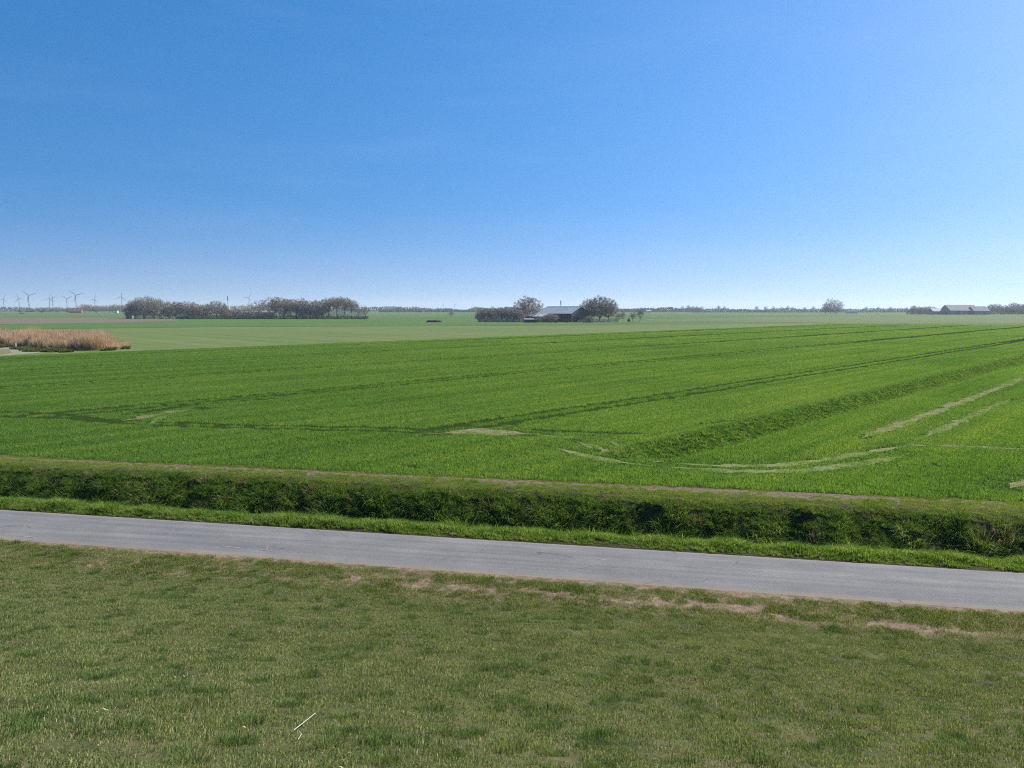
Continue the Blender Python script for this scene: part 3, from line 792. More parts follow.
def m_twig(name, a, b):
    t = NT(name)
    c = t.mix(t.noise(t.pos(), 0.35, 4, 0.7), tuple(a), tuple(b))
    return t.pbr(c, 0.85, 0.15)
M['bark'] = m_twig('bark', (0.18, 0.155, 0.13), (0.30, 0.265, 0.225))
M['twig'] = m_twig('twigs', (0.28, 0.24, 0.205), (0.42, 0.37, 0.32))
M['twig_red'] = m_twig('reddish_twigs', (0.29, 0.225, 0.20), (0.43, 0.35, 0.31))
M['twig_grey'] = m_twig('grey_twigs', (0.26, 0.235, 0.205), (0.40, 0.365, 0.32))
PROTO = {  # kind: (meshes, height, width)
    'round': tree_meshes('round_tree', 1, 14, 15, 0.12, 420, 25, 0.9, 0.042, mat_t=M['bark'], mat_c=M['twig']),
    'round2': tree_meshes('round_tree_b', 2, 14, 14, 0.14, 400, 25, 0.9, 0.042, mat_t=M['bark'], mat_c=M['twig']),
    'tall': tree_meshes('tall_tree', 3, 15, 10, 0.22, 320, 18, 0.95, 0.042, mat_t=M['bark'], mat_c=M['twig_grey']),
    'tall2': tree_meshes('tall_tree_b', 4, 15, 9, 0.25, 300, 18, 0.95, 0.042, mat_t=M['bark'], mat_c=M['twig_red']),
    'dome': tree_meshes('dome_tree', 5, 15, 12, 0.38, 330, 19, 0.95, 0.042, mat_t=M['bark'], mat_c=M['twig_red'], vase=0.2),
    'willow': tree_meshes('willow', 6, 13, 13, 0.08, 360, 18, 1.15, 0.042, stems=4, vase=0.45, mat_t=M['bark'], mat_c=M['twig']),
    'bushy': tree_meshes('bushy_tree', 7, 9, 7, 0.06, 240, 20, 0.75, 0.042, stems=3, mat_t=M['bark'], mat_c=M['twig_red']),
    'bushy2': tree_meshes('bushy_tree_b', 8, 9, 6.5, 0.06, 230, 20, 0.75, 0.042, stems=3, mat_t=M['bark'], mat_c=M['twig']),
    'thin': tree_meshes('thin_tree', 9, 9, 4.2, 0.22, 90, 12, 0.7, 0.06, mat_t=M['bark'], mat_c=M['twig_grey']),
    'wispy': tree_meshes('wispy_tree', 10, 15, 12, 0.30, 150, 11, 1.1, 0.08, mat_t=M['bark'], mat_c=M['twig_grey'], rt=0.03),
}
trng = random.Random(5)
def tree(name, kind, px, d, top, wpx, label, cat='tree', group=None):
    (mt, mc), H, W = PROTO[kind]
    x, y = atd(px, d)
    hgt = EYE + (309 - top) / F * d
    o = empty(name, (x, y, 0), trng.random() * 6.28)
    w = wpx / F * d
    o.scale = (w / W, w / W, hgt / H)
    for nm, me in (('trunk', mt), ('crown', mc)):
        c = bpy.data.objects.new(nm, me); link(c, o)
    return tag(o, label, cat, group)
ORD = ['first', 'second', 'third', 'fourth', 'fifth', 'sixth', 'seventh', 'eighth', 'ninth', 'tenth', 'eleventh', 'twelfth', 'thirteenth', 'fourteenth', 'fifteenth', 'sixteenth', 'seventeenth', 'eighteenth', 'nineteenth', 'twentieth']
ORD += ['twenty-' + o for o in ORD[:9]] + ['thirtieth'] + ['thirty-' + o for o in ORD[:9]]

# the long copse on the left
COPSE = [(131, 304, 12, 'willow'), (137, 300, 15, 'willow'), (146, 297, 21, 'willow'), (155, 298, 18, 'willow'), (162, 301, 15, 'willow'), (170, 302.5, 13, 'bushy'),
         (178, 302, 15, 'bushy2'), (187, 301.5, 14, 'round2'), (195, 303, 13, 'bushy'), (203, 305, 12, 'bushy2'), (209, 304, 11, 'round2'), (218, 301, 14, 'tall'), (226, 305, 10, 'bushy'), (236, 306, 12, 'wispy'), (244, 305.5, 12, 'wispy'),
         (253, 303.5, 9, 'wispy'), (260, 301, 11, 'wispy'), (270, 298, 15, 'wispy'), (277, 297, 12, 'tall2'), (284, 298.5, 15, 'round'), (291, 299.5, 13, 'tall'),
         (297, 299, 13, 'tall2'), (304, 299.5, 13, 'bushy'), (311, 301, 14, 'round2'), (317, 301, 12, 'bushy'), (323, 300.5, 13, 'round'), (330, 298, 14, 'dome'),
         (338, 297, 15, 'dome'), (345, 297.5, 14, 'dome'), (352, 300, 12, 'dome'), (359, 303.5, 9, 'wispy'), (366, 306, 8, 'wispy')]
for i, (px, top, w, kind) in enumerate(COPSE):
    look = {'willow': 'bare spreading willow', 'bushy': 'bushy bare tree', 'bushy2': 'bushy bare tree', 'round': 'round-crowned bare tree', 'round2': 'round-crowned bare tree', 'tall': 'tall bare tree', 'tall2': 'tall bare tree', 'dome': 'domed bare tree on a long trunk', 'wispy': 'thin wispy bare tree'}[kind]
    tree('willow_tree' if kind == 'willow' else 'bare_tree', kind, px, 584 + trng.random() * 14, top, w * 1.28, look + ', ' + ORD[i] + ' from left in the long copse', 'tree', 'bare trees of the long copse')

# farmyard trees
FT = [(480, 309.2, 11, 'bushy', 446), (486, 308.6, 11, 'bushy2', 448), (493, 307.6, 11, 'bushy', 446), (500, 307.8, 11, 'bushy2', 449), (506, 307.8, 11, 'bushy', 446), (513, 308.5, 12, 'bushy2', 448), (519, 309.5, 12, 'bushy', 445)]
for i, (px, top, w, kind, d) in enumerate(FT):
    tree('bushy_tree', kind, px, d, top, w * 1.15, 'small bushy tree, ' + ORD[i] + ' from left in the row beside the farm', 'tree', 'row of bushy trees beside the farm')
tree('round_tree', 'round', 527.5, 462, 297.3, 30, 'big round bare tree behind the left end of the farm barn')
tree('round_tree', 'round2', 590, 448, 299.2, 22, 'left one of three big bare trees right of the barn')
tree('round_tree', 'round', 599, 446, 296.6, 26, 'tallest of three big bare trees, middle one right of the barn')
tree('round_tree', 'round2', 608, 447, 298.8, 20, 'right one of three big bare trees right of the barn')
tree('bushy_tree', 'bushy2', 551, 425, 313.5, 15, 'low spreading bare shrub in front of the barn wall', 'shrub')
tree('bushy_tree', 'bushy', 538, 428, 316.0, 9, 'small bare shrub before the barn, beside the low shed', 'shrub')
tree('bushy_tree', 'bushy', 590, 426, 316.0, 12, 'low bare shrub below the left big tree by the gable', 'shrub')
tree('thin_tree', 'thin', 622.5, 446, 310.5, 5, 'thin young tree, left of the three beyond the farm')
tree('thin_tree', 'thin', 632.0, 448, 311.5, 6, 'thin young tree, middle of the three beyond the farm')
tree('thin_tree', 'thin', 639.5, 450, 307.0, 9, 'tallest thin young tree at the right beyond the farm')
tree('thin_tree', 'thin', 617.5, 448, 312.0, 8, 'slight bare sapling touching the right big farm tree')
tree('thin_tree', 'thin', 451.5, 730, 311.0, 7, 'lone small bare tree standing in the meadow left of the farm')

# trees on the right horizon
tree('bare_tree', 'wispy', 829.0, 1290, 298.8, 13, 'tallest tree on the right horizon, thin crown of two lobes')
tree('bare_tree', 'wispy', 836.0, 1300, 300.5, 12, 'pale wispy tree just right of the tallest horizon tree')
tree('bushy_tree', 'bushy', 824.5, 1285, 304.0, 10, 'dense low tree on the left below the tallest horizon tree')
tree('bushy_tree', 'bushy2', 834, 1285, 306.5, 14, 'bushy undergrowth tree at the foot of the tallest horizon tree')
for i, (px, top, w) in enumerate([(989, 304.3, 7), (995, 304.0, 8), (1003, 305.5, 7), (1011, 303.0, 11), (1018, 304.0, 9), (1024, 304.0, 9), (1031, 304.0, 10)]):
    tree('bare_tree', ('round', 'round2', 'tall')[i % 3], px, 1080 + 6 * i, top, w * 1.2, 'hazy bare tree, ' + ORD[i] + ' from left right of the long farm', 'tree', 'hazy trees right of the long farm')
for i, (px, top, w) in enumerate([(912, 305.6, 6), (917, 307, 7), (922, 306.8, 7), (927, 306.5, 8), (932, 307.2, 6)]):
    tree('bare_tree', ('round', 'bushy', 'round2')[i % 3], px, 1075 + 5 * i, top, w * 1.25, 'hazy bare tree, ' + ORD[i] + ' from left before the long farm', 'tree', 'hazy trees left of the long farm')
ROW = [(681.5, 305.8), (687.5, 305), (692, 306), (696, 306), (701, 306.2), (717.5, 305.5), (723.5, 306), (755.5, 306), (764.5, 306.2), (772, 306.2), (780.5, 307), (786.5, 306), (791, 306.7), (803, 307), (812, 306.3), (864.5, 306.5), (876.5, 307), (888.5, 306.8), (904.5, 307.3)]
for i, (px, top) in enumerate(ROW):
    tree('roadside_tree', 'thin' if i % 3 else 'wispy', px, 1640 + (i % 4) * 8, top, 4.2, 'tiny roadside tree on the right horizon, ' + ORD[i] + ' from left', 'tree', 'roadside trees on the right horizon')
LEFT_FAR = [(23, 308, 8), (44, 307.4, 8), (51, 307.2, 9), (60, 307.0, 9), (70, 307.5, 7), (86, 304.3, 9), (91, 304.5, 8), (98, 305.5, 9), (104, 305.6, 8), (111, 305, 9), (117, 304.5, 9), (123, 305, 9), (400, 306.5, 6), (421, 308, 6)]
for i, (px, top, w) in enumerate(LEFT_FAR):
    tree('bare_tree', ('round2', 'bushy', 'round')[i % 3], px, 1480 + 10 * i, top, w * 1.2, 'small far tree on the left horizon, ' + ORD[i] + ' from the left edge', 'tree', 'far trees on the left horizon')

# thickets: undergrowth of the copse, and woods along the horizon, each one mass
def thicket(name, n, fpos, hfun, lw, mat, label, seed):
    r = np.random.default_rng(seed)
    P = fpos(r, n); hh = hfun(r, P)
    V, Fc = [], []
    for i in range(n):
        h = hh[i]; z0 = h * r.random(); L = min(lw[0] * (0.5 + r.random()), h)
        d = r.normal(size=3) * (0.6, 0.6, 0.4) + (0, 0, 0.8); d /= np.linalg.norm(d)
        s = np.cross(d, r.normal(size=3)); s /= np.linalg.norm(s)
        b = np.array([P[i][0], P[i][1], max(0, z0 - L * 0.4)]); k = len(V)
        w = lw[1] * (0.5 + r.random())
        V += [b - s * w, b + s * w, b + d * L * 0.6 + s * w * 0.6, b + d * L]
        Fc += [(k, k + 1, k + 2), (k, k + 2, k + 3)]
    o = mesh_obj(name, V, Fc, mat)
    return tag(o, label, 'trees', kind='stuff')
def band(px0, px1, d0, d1):
    def g(r, n):
        px = px0 + (px1 - px0) * r.random(n); d = d0 + (d1 - d0) * r.random(n)
        return np.stack([(px - 512) / F * d, d], 1)
    return g
thicket('undergrowth', 14000, band(130, 366, 579, 600), lambda r, P: 3.0 + 7.0 * fbm(P[:, 0] / 9, P[:, 1] / 9, 131), (1.6, 0.06), M['twig_grey'], 'brushwood filling the foot of the long copse', 131)
M['ivy'] = plain('ivy_leaves', (0.030, 0.042, 0.018), 0.7, 0.3, 0.5, 0.5)
thicket('evergreen_hedge', 9000, band(190, 369, 574, 579), lambda r, P: 1.2 + 2.4 * fbm(P[:, 0] / 6, P[:, 1] / 6, 132), (0.6, 0.14), M['ivy'], 'dark low hedge along the front of the long copse', 132)
thicket('farm_hedge', 3500, band(478, 532, 440, 446), lambda r, P: 1.0 + 2.5 * fbm(P[:, 0] / 5, P[:, 1] / 5, 133), (0.6, 0.10), M['twig_grey'], 'brush under the row of bushy trees beside the farm', 133)
thicket('garden_hedge', 2500, band(578, 618, 432, 440), lambda r, P: 0.6 + 2.2 * fbm(P[:, 0] / 5, P[:, 1] / 5, 134), (0.5, 0.09), M['twig_grey'], 'low brush under the three big trees by the gable', 134)
M['far_wood'] = m_twig('far_woods', (0.075, 0.066, 0.055), (0.13, 0.115, 0.098))
def hz(lo, hi, sc, seed): return lambda r, P: lo + (hi - lo) * np.clip(fbm(P[:, 0] / sc, P[:, 1] * 0, seed, 4) * 2 - 0.5, 0, 1)
thicket('horizon_wood', 15000, band(-140, 420, 2250, 2330), hz(4, 16, 60, 141), (4.0, 1.2), M['far_wood'], 'thin dark belt of woods along the left horizon', 141)
thicket('horizon_wood', 15000, band(380, 700, 1790, 1850), hz(5, 12, 40, 142), (3.5, 0.7), M['far_wood'], 'dark belt of woods along the middle of the horizon', 142)
thicket('horizon_wood', 15000, band(690, 1180, 1670, 1720), hz(6.0, 9.5, 50, 143), (3.0, 0.6), M['far_wood'], 'straight hazy tree belt along the right horizon', 143)
thicket('horizon_wood', 8000, band(905, 1160, 1090, 1110), hz(4, 8.5, 30, 144), (2.0, 0.35), M['far_wood'], 'hazy brush around the long farm on the right', 144)

# ------------------------------------------------------------------ buildings
M['brick'] = plain('brown_brick', (0.20, 0.115, 0.085), 0.9, 0.1, 0.3, 0.7)
M['redbrick'] = plain('red_brick', (0.20, 0.11, 0.09), 0.9, 0.1, 0.3, 0.7)
M['slate'] = plain('grey_sheet_roof', (0.34, 0.38, 0.41), 0.85, 0.12, 0.2, 0.25)
M['cladding'] = plain('blue_grey_cladding', (0.10, 0.125, 0.15), 0.6, 0.3, 0.2, 0.4)
M['dark'] = plain('dark_boards_and_shade', (0.03, 0.032, 0.036), 0.7, 0.2, 0.3, 0.6)  # doors, sheds and dark roofs; also the shade painted on the barn front
M['tile'] = plain('red_roof_tiles', (0.21, 0.105, 0.085), 0.85, 0.15, 0.3, 0.5)
M['cream'] = plain('cream_roof', (0.42, 0.41, 0.37), 0.7, 0.2, 0.15, 0.3)
M['white'] = plain('white_paint', (0.72, 0.72, 0.70), 0.6, 0.3, 0.08, 0.5)
M['grey'] = plain('grey_steel', (0.38, 0.39, 0.40), 0.5, 0.4, 0.1, 0.5)
M['greywall'] = plain('grey_render', (0.20, 0.20, 0.20), 0.85, 0.15, 0.2, 0.4)
tg = NT('window_glass'); M['glass'] = tg.pbr((0.03, 0.035, 0.04, 1), 0.08, 0.6)

def gable_house(name, px, d, L, W, he, hr, rz, wall, roof, label, cat, over=0.3, openings=(), chimney=None):
    """long axis along local X, front at -Y; openings: (kind, x0, x1, z0, z1) on the front wall"""
    x, y = atd(px, d)
    o = empty(name, (x, y, 0), rz)
    a, b = L / 2, W / 2
    MB().add([(-a, -b, -0.2), (a, -b, -0.2), (a, b, -0.2), (-a, b, -0.2), (-a, -b, he), (a, -b, he), (a, b, he), (-a, b, he), (-a, 0, hr), (a, 0, hr)],
             [(0, 1, 5, 4), (1, 2, 6, 9, 5), (2, 3, 7, 6), (3, 0, 4, 8, 7), (0, 3, 2, 1)]).build('wall', wall, o)
    k = (hr - he) / b * over
    r = MB()
    r.slab([(-a - over, -b - over, he - k + 0.12), (a + over, -b - over, he - k + 0.12), (a + over, 0, hr + 0.12), (-a - over, 0, hr + 0.12)], 0.1)
    r.slab([(a + over, b + over, he - k + 0.12), (-a - over, b + over, he - k + 0.12), (-a - over, 0, hr + 0.12), (a + over, 0, hr + 0.12)], 0.1)
    ro = r.build('roof', roof, o)
    if chimney is not None: MB().box(chimney - 0.4, chimney + 0.4, -0.4, 0.4, hr - 0.6, hr + 1.1).build('chimney', M['redbrick'], ro)
    for kind, x0, x1, z0, z1 in openings:
        if kind == 'window':
            f = MB().box(x0, x1, -b - 0.05, -b + 0.05, z0, z1).build('window', M['white'], o)
            MB().box(x0 + 0.08, x1 - 0.08, -b - 0.07, -b - 0.04, z0 + 0.08, z1 - 0.08).build('pane', M['glass'], f)
        else: MB().box(x0, x1, -b - 0.06, -b + 0.05, z0, z1).build('door', M['dark'], o)
    return tag(o, label, cat)

# the farm barn: gable towards us on the right, hipped far end, lean-to along the front left
PHI = math.radians(47)
bx_, by_ = atd(571.3, 438)
barn = empty('farm_barn', (bx_, by_, 0), -PHI)
L, WG, HE, HR, HIP = 33.0, 16.0, 5.0, 8.75, 6.0
MB().add([(-L, 0, -0.2), (0, 0, -0.2), (0, WG, -0.2), (-L, WG, -0.2), (-L, 0, HE), (0, 0, HE), (0, WG, HE), (-L, WG, HE)], [(0, 1, 5, 4), (1, 2, 6, 5), (2, 3, 7, 6), (3, 0, 4, 7)]).build('wall', M['brick'], barn)
MB().add([(0.05, -0.05, 3.6), (0.05, WG + 0.05, 3.6), (0.05, WG + 0.05, HE), (0.05, WG / 2, HR), (0.05, -0.05, HE), (-0.1, -0.05, 3.6), (-0.1, WG + 0.05, 3.6), (-0.1, WG + 0.05, HE), (-0.1, WG / 2, HR), (-0.1, -0.05, HE)],
         [(0, 1, 2, 3, 4), (9, 8, 7, 6, 5), (0, 5, 6, 1)]).build('gable_cladding', M['cladding'], barn)
MB().box(-L * 0.47, -0.12, -0.06, 0.02, 0.3, HE - 0.1).build('front_wall_shade', M['dark'], barn)  # dark sheet that paints the shade on the front wall under the eave
q = 0.35
rf = MB()
rf.slab([(-L - q, -q, HE - 0.1), (q, -q, HE - 0.1), (q, WG / 2, HR + 0.12), (-L + HIP, WG / 2, HR + 0.12)], 0.12)
rf.slab([(q, WG + q, HE - 0.1), (-L - q, WG + q, HE - 0.1), (-L + HIP, WG / 2, HR + 0.12), (q, WG / 2, HR + 0.12)], 0.12)
rf.slab([(-L - q, WG + q, HE - 0.1), (-L - q, -q, HE - 0.1), (-L + HIP, WG / 2, HR + 0.12)], 0.12)
roof = rf.build('roof', M['slate'], barn)
MB().box(-L + HIP, q, WG / 2 - 0.15, WG / 2 + 0.15, HR + 0.13, HR + 0.26).build('ridge_cap', M['dark'], roof)
for k in range(5): MB().tube((-L * 0.2 - k * 4.2, WG * 0.26, HE + 1.9), (-L * 0.2 - k * 4.2 - 1.4, WG * 0.26, HE + 1.9), 0.16, 0.16, 6).build('skylight', M['grey'], roof)
MB().slab([(-L - 1.5, -6.0, 3.2), (-L * 0.5, -6.0, 3.2), (-L * 0.5, -q - 0.02, HE - 0.15), (-L - 1.5, -q - 0.02, HE - 0.15)], 0.1).build('lean_to_roof', M['slate'], barn)
MB().box(-L - 1.2, -L * 0.5 - 0.3, -5.6, -0.1, -0.2, 3.0).build('lean_to_wall', M['dark'], barn)
dr = MB().box(0.0, 0.09, 2.6, 5.0, 0, 2.9).build('door', M['dark'], barn)
MB().box(0.09, 0.15, 4.6, 4.75, 1.1, 1.3).build('handle', M['grey'], dr)
for yy in (7.0, 10.5, 13.2):
    wf = MB().box(0.0, 0.08, yy, yy + 1.3, 1.2, 2.5).build('window', M['white'], barn)
    MB().box(0.08, 0.11, yy + 0.1, yy + 1.2, 1.3, 2.4).build('pane', M['glass'], wf)
tag(barn, 'large brown brick barn with grey roof between the big trees', 'barn')

gable_house('low_shed', 530, 428, 6.5, 4.0, 1.7, 2.4, 0.1, M['dark'], M['greywall'], 'low shed with pale roof left in front of the barn', 'shed', openings=(('door', -1.0, 0.2, 0, 1.6),))
gable_house('cream_barn', 255, 612, 36, 13, 5.0, 9.6, 0.06, M['greywall'], M['cream'], 'long barn with cream roof showing through the copse', 'barn', openings=(('door', -4, 0, 0, 4), ('door', 8, 12, 0, 4)))
gable_house('gabled_house', 229.5, 606, 9, 6.6, 5.0, 9.4, math.pi / 2 + 0.1, M['brick'], M['slate'], 'small gabled house at the left end of the cream barn', 'house', openings=(('window', -2, -1, 1, 2.3), ('window', 1, 2, 1, 2.3)))
gable_house('pale_shed', 131.2, 600, 4.6, 4.0, 4.6, 5.0, 0.05, plain('pale_green_sheet', (0.30, 0.36, 0.30), 0.7, 0.2, 0.15, 0.5), M['dark'], 'pale green shed with dark roof at the left end of the copse', 'shed', openings=(('door', -0.8, 0.8, 0, 2.4),))
gable_house('greenhouse', 184, 581, 8, 4.0, 1.6, 2.4, 0.0, M['greywall'], M['greywall'], 'low pale shed half hidden at the foot of the copse', 'shed', openings=(('door', -1, 0, 0, 1.7),))
gable_house('red_farmhouse', 78.5, 1440, 20, 11, 3.2, 8.6, 0.15, M['redbrick'], M['tile'], 'far farmhouse with red tiled roof on the left horizon', 'house', openings=(('window', -7, -5.4, 1, 2.4), ('window', -3, -1.4, 1, 2.4), ('door', 0, 1.4, 0, 2.3), ('window', 4, 5.6, 1, 2.4)), chimney=4)
gable_house('white_house', 117.5, 1500, 8, 7, 3.6, 6.2, 0.2, M['white'], M['dark'], 'small white house before the trees on the left horizon', 'house', openings=(('window', -2.6, -1.4, 1, 2.3), ('door', 0.6, 1.6, 0, 2.1)))
gable_house('dark_barn', 33.5, 1900, 22, 14, 3.4, 6.6, 0.0, M['dark'], M['dark'], 'long low dark barn under the wind turbines', 'barn', openings=(('door', -3, 2, 0, 3),))
gable_house('white_barn', 648, 1600, 9.5, 8, 3.4, 5.4, 0.1, M['white'], M['slate'], 'tiny white barn among horizon woods right of the farm', 'barn', openings=(('door', -1.2, 1.2, 0, 2.6),))
gable_house('bungalow', 850.5, 1330, 17, 10, 3.4, 6.6, 0.05, M['white'], M['dark'], 'low white house with dark roof right of the tallest horizon tree', 'house', openings=(('window', -6, -4, 1, 2.3), ('window', 3, 5, 1, 2.3), ('door', -0.6, 0.6, 0, 2.2)))
M['old_roof'] = plain('weathered_roof', (0.30, 0.285, 0.27), 0.9, 0.08, 0.25, 0.2)
gable_house('farm_hall', 957, 1050, 40, 26, 5.5, 13.0, 0.05, M['greywall'], M['old_roof'], 'highest part of the long hazy farm on the right', 'barn', openings=(('door', -12, -7, 0, 4.5), ('door', 4, 9, 0, 4.5), ('window', -4, -2, 1.5, 3)))
gable_house('farm_wing', 975.5, 1044, 22, 18, 5.0, 11.0, 0.05, M['greywall'], M['old_roof'], 'lower right wing of the long hazy farm', 'barn', openings=(('door', 2, 6, 0, 4), ('window', -6, -4, 1.5, 3)))
gable_house('farm_outbuilding', 935, 1054, 18, 12, 4.5, 8.4, 0.05, M['greywall'], M['cream'], 'low outbuilding with pale roof left of the long farm', 'barn', openings=(('door', -3, 1, 0, 3.6),))

# slender masts
def mast(px, d, top, r, label, mat):
    x, y = atd(px, d); h = EYE + (309 - top) / F * d
    o = empty('mast', (x, y, 0))
    MB().tube((0, 0, -0.2), (0, 0, h), r, r * 0.7, 8).build('pole', mat, o)
    MB().tube((0, 0, h * 0.80), (0, 0, h * 0.97), r * 1.7, r * 1.7, 8).build('antenna', mat, o)
    MB().box(-r * 3, r * 3, -r * 0.4, r * 0.4, h * 0.78, h * 0.79).build('bracket', mat, o)
    tag(o, label, 'mast')
mast(560.6, 480, 300.2, 0.20, 'slender pale mast rising behind the barn roof', M['grey'])
mast(229.4, 600, 296.0, 0.16, 'dark thin mast above the gabled house in the copse', M['dark'])

# wind turbines on the left horizon
def turbine_meshes(mat):
    t = MB().tube((0, 0, -1), (0, 0, 98), 3.0, 2.0, 10)
    n = MB().box(-1.9, 1.9, -3.5, 7.5, 97.6, 101.6)
    h = MB().tube((0, -3.6, 99.8), (0, -6.2, 99.8), 1.9, 0.8, 10)
    b = MB()
    b.add([(-1.0, -5.0, 1.0), (1.0, -5.0, 1.0), (0.8, -4.4, 1.0), (-1.0, -4.4, 1.0), (-1.2, -5.1, 9), (3.2, -4.9, 9), (3.1, -4.6, 9), (-1.2, -4.5, 9), (-0.5, -5.1, 48), (0.8, -5.05, 48), (0.8, -4.9, 48), (-0.5, -4.9, 48)],
          [(0, 1, 5, 4), (1, 2, 6, 5), (2, 3, 7, 6), (3, 0, 4, 7), (4, 5, 9, 8), (5, 6, 10, 9), (6, 7, 11, 10), (7, 4, 8, 11), (8, 9, 10, 11), (3, 2, 1, 0)])
    res = []
    for nm, m in (('tower', t), ('nacelle', n), ('hub', h), ('blade', b)):
        me = bpy.data.meshes.new(nm); me.from_pydata(m.v, [], m.f); me.materials.append(mat); me.update(); res.append((nm, me))
    return res
TURB = turbine_meshes(plain('turbine_backlit_grey', (0.14, 0.15, 0.165), 0.6, 0.2, 0.05, 0.02))  # white turbines seen against the light; that shade is put into the dark colour
TW = [(6.5, 299.0, 6800, 20, 'faintest wind turbine at the left edge of the horizon'), (21.7, 298.6, 5600, -22, 'second wind turbine from the left edge'), (31.6, 295.6, 5200, -50, 'tall wind turbine with raised blade, third from the left edge'),
      (52.0, 298.4, 6200, 8, 'wind turbine, left one of the middle pair'), (55.3, 297.6, 6400, -28, 'wind turbine, right one of the middle pair'), (69.3, 298.8, 5700, 62, 'wind turbine with spread blades left of the red farmhouse'), (78.4, 295.4, 5200, -48, 'tall wind turbine right above the red farmhouse'),
      (97.0, 299.5, 7000, 15, 'faint wind turbine behind the trees right of the red farmhouse'), (124, 297.0, 6800, 10, 'very faint wind turbine beside the willows of the copse'), (250.5, 297.5, 6600, 30, 'faint wind turbine blade showing above the cream barn'),
      (443.5, 304.8, 9500, 15, 'tiny far wind turbine left of the lone meadow tree'), (455, 304.5, 9300, -40, 'tiny far wind turbine right of the lone meadow tree')]
for px, hub, d, ang, label in TW:
    d *= 0.6
    x, y = atd(px, d); hh = EYE + (309 - hub) / F * d
    o = empty('wind_turbine', (x, y, 0), math.radians(trng.uniform(-25, 25)) + math.atan2(-x, y))
    o.scale = (hh / 99.8,) * 3
    for nm, me in TURB[:3]: link(bpy.data.objects.new(nm, me), o)
    for k in range(3):
        b = bpy.data.objects.new('blade', TURB[3][1]); link(b, o)
        b.location = (0, 0, 99.8); b.rotation_euler = (0, math.radians(ang + 120 * k), 0)
    tag(o, label, 'wind turbine', 'wind turbines on the horizon')

# ------------------------------------------------------------------ small things in the fields
def heap(name, px, py, w, dpt, h, mat, seed, label, cat):
    x, y = at(px, py)
    V, Fc = [], []
    nx, ny = 26, 12
    for j in range(ny):
        for i in range(nx):
            a, b = i / (nx - 1) * 2 - 1, j / (ny - 1) * 2 - 1
            e = max(0.0, 1 - a ** 4 - b ** 4)
            z = h * e ** 0.5 * (0.55 + 0.75 * float(vnoise(np.array(a * 3.1 + seed), np.array(b * 2.0), seed)))
            V.append((a * w / 2, b * dpt / 2, z - 0.05))
    Fc = [(j * nx + i, j * nx + i + 1, (j + 1) * nx + i + 1, (j + 1) * nx + i) for j in range(ny - 1) for i in range(nx - 1)]
    o = mesh_obj(name, V, Fc, mat, smooth=True); o.location = (x, y, 0)
    return tag(o, label, cat)
M['muck'] = plain('dark_muck', (0.035, 0.028, 0.022), 0.9, 0.1, 0.5, 1.5)
heap('muck_heap', 434, 322.3, 9.0, 4.0, 1.2, M['muck'], 3, 'low dark heap lying in the fields left of the farm', 'heap')
heap('muck_heap', 22, 313.6, 9.0, 4.0, 1.6, M['muck'], 5, 'low dark heap in the far meadow under the wind turbines', 'heap')
def shrub(px, py, r_, h, label, seed):
    x, y = at(px, py)
    rr = np.random.default_rng(seed)
    V, Fc = [], []
    for i in range(700):
        q = rr.normal(size=3); q /= np.linalg.norm(q); q *= rr.random() ** 0.4
        c = np.array([q[0] * r_, q[1] * r_, h * (0.5 + 0.5 * q[2])]); a = rr.normal(size=3); b = rr.normal(size=3)
        k = len(V); V += [c, c + a * 0.13, c + b * 0.13]; Fc.append((k, k + 1, k + 2))
    o = empty('round_shrub', (x, y, 0))
    mesh_obj('crown', V, Fc, M['ivy'], o); MB().tube((0, 0, -0.1), (0, 0, h * 0.5), 0.08, 0.05, 6).build('trunk', M['bark'], o)
    tag(o, label, 'shrub')
shrub(628.8, 322.2, 0.95, 2.2, 'small round dark shrub among the thin young trees', 1)
shrub(556, 322.8, 1.3, 1.9, 'dark rounded bush at the foot of the barn front', 2)
shrub(567.5, 322.6, 1.0, 1.5, 'small dark bush beside the corner of the barn', 3)

# reed bed by the pond on the left
M['reed'] = leaf_mat('reed_stalks', [(0.39, 0.265, 0.155), (0.54, 0.39, 0.24), (0.68, 0.53, 0.36)], None, 0, (0.12, 0.9), 0.3, (1.1, 1.0, 0.85), gloss=0.02)
M['bramble'] = leaf_mat('bramble_leaves', [(0.05, 0.075, 0.024), (0.085, 0.115, 0.038), (0.14, 0.15, 0.06)], (0.24, 0.19, 0.11), 0.1, (0.4, 2.0), 0.3, gloss=0.0)
rd = [blades('reed_clump', 130, 1.5, (1.3, 2.6), (0.02, 0.05), (0.03, 0.22), M['reed'], 260 + k, 'tuft') for k in range(4)]
def inside(x, y, pts):
    c = np.zeros(len(x), bool)
    for (ax, ay), (bx, by) in zip(pts, pts[1:] + pts[:1]):
        c ^= ((ay > y) != (by > y)) & (x < (bx - ax) * (y - ay) / (by - ay + 1e-12) + ax)
    return c
RP = poly((-90, 346), (-20, 345), (25, 346.5), (50, 350), (90, 350.8), (120, 349.5), (129, 347.5), (120, 344.8), (95, 342.5), (50, 341), (0, 340), (-90, 340))
xs, ys = [p[0] for p in RP], [p[1] for p in RP]
a, b, x, y = spots(rng, min(xs), max(xs), min(ys), max(ys), 0.75, lambda a, b: (a, b))
k = inside(x, y, RP) & in_view(x, y, x * 0, 60)
x, y = x[k], y[k]
hh = (0.45 + 1.05 * fbm(x / 4, y / 4, 151)) * (0.65 + 0.6 * rng.random(len(x)))
edge = np.clip((129 - (x / y * F + 512)) / 26, 0.3, 1)
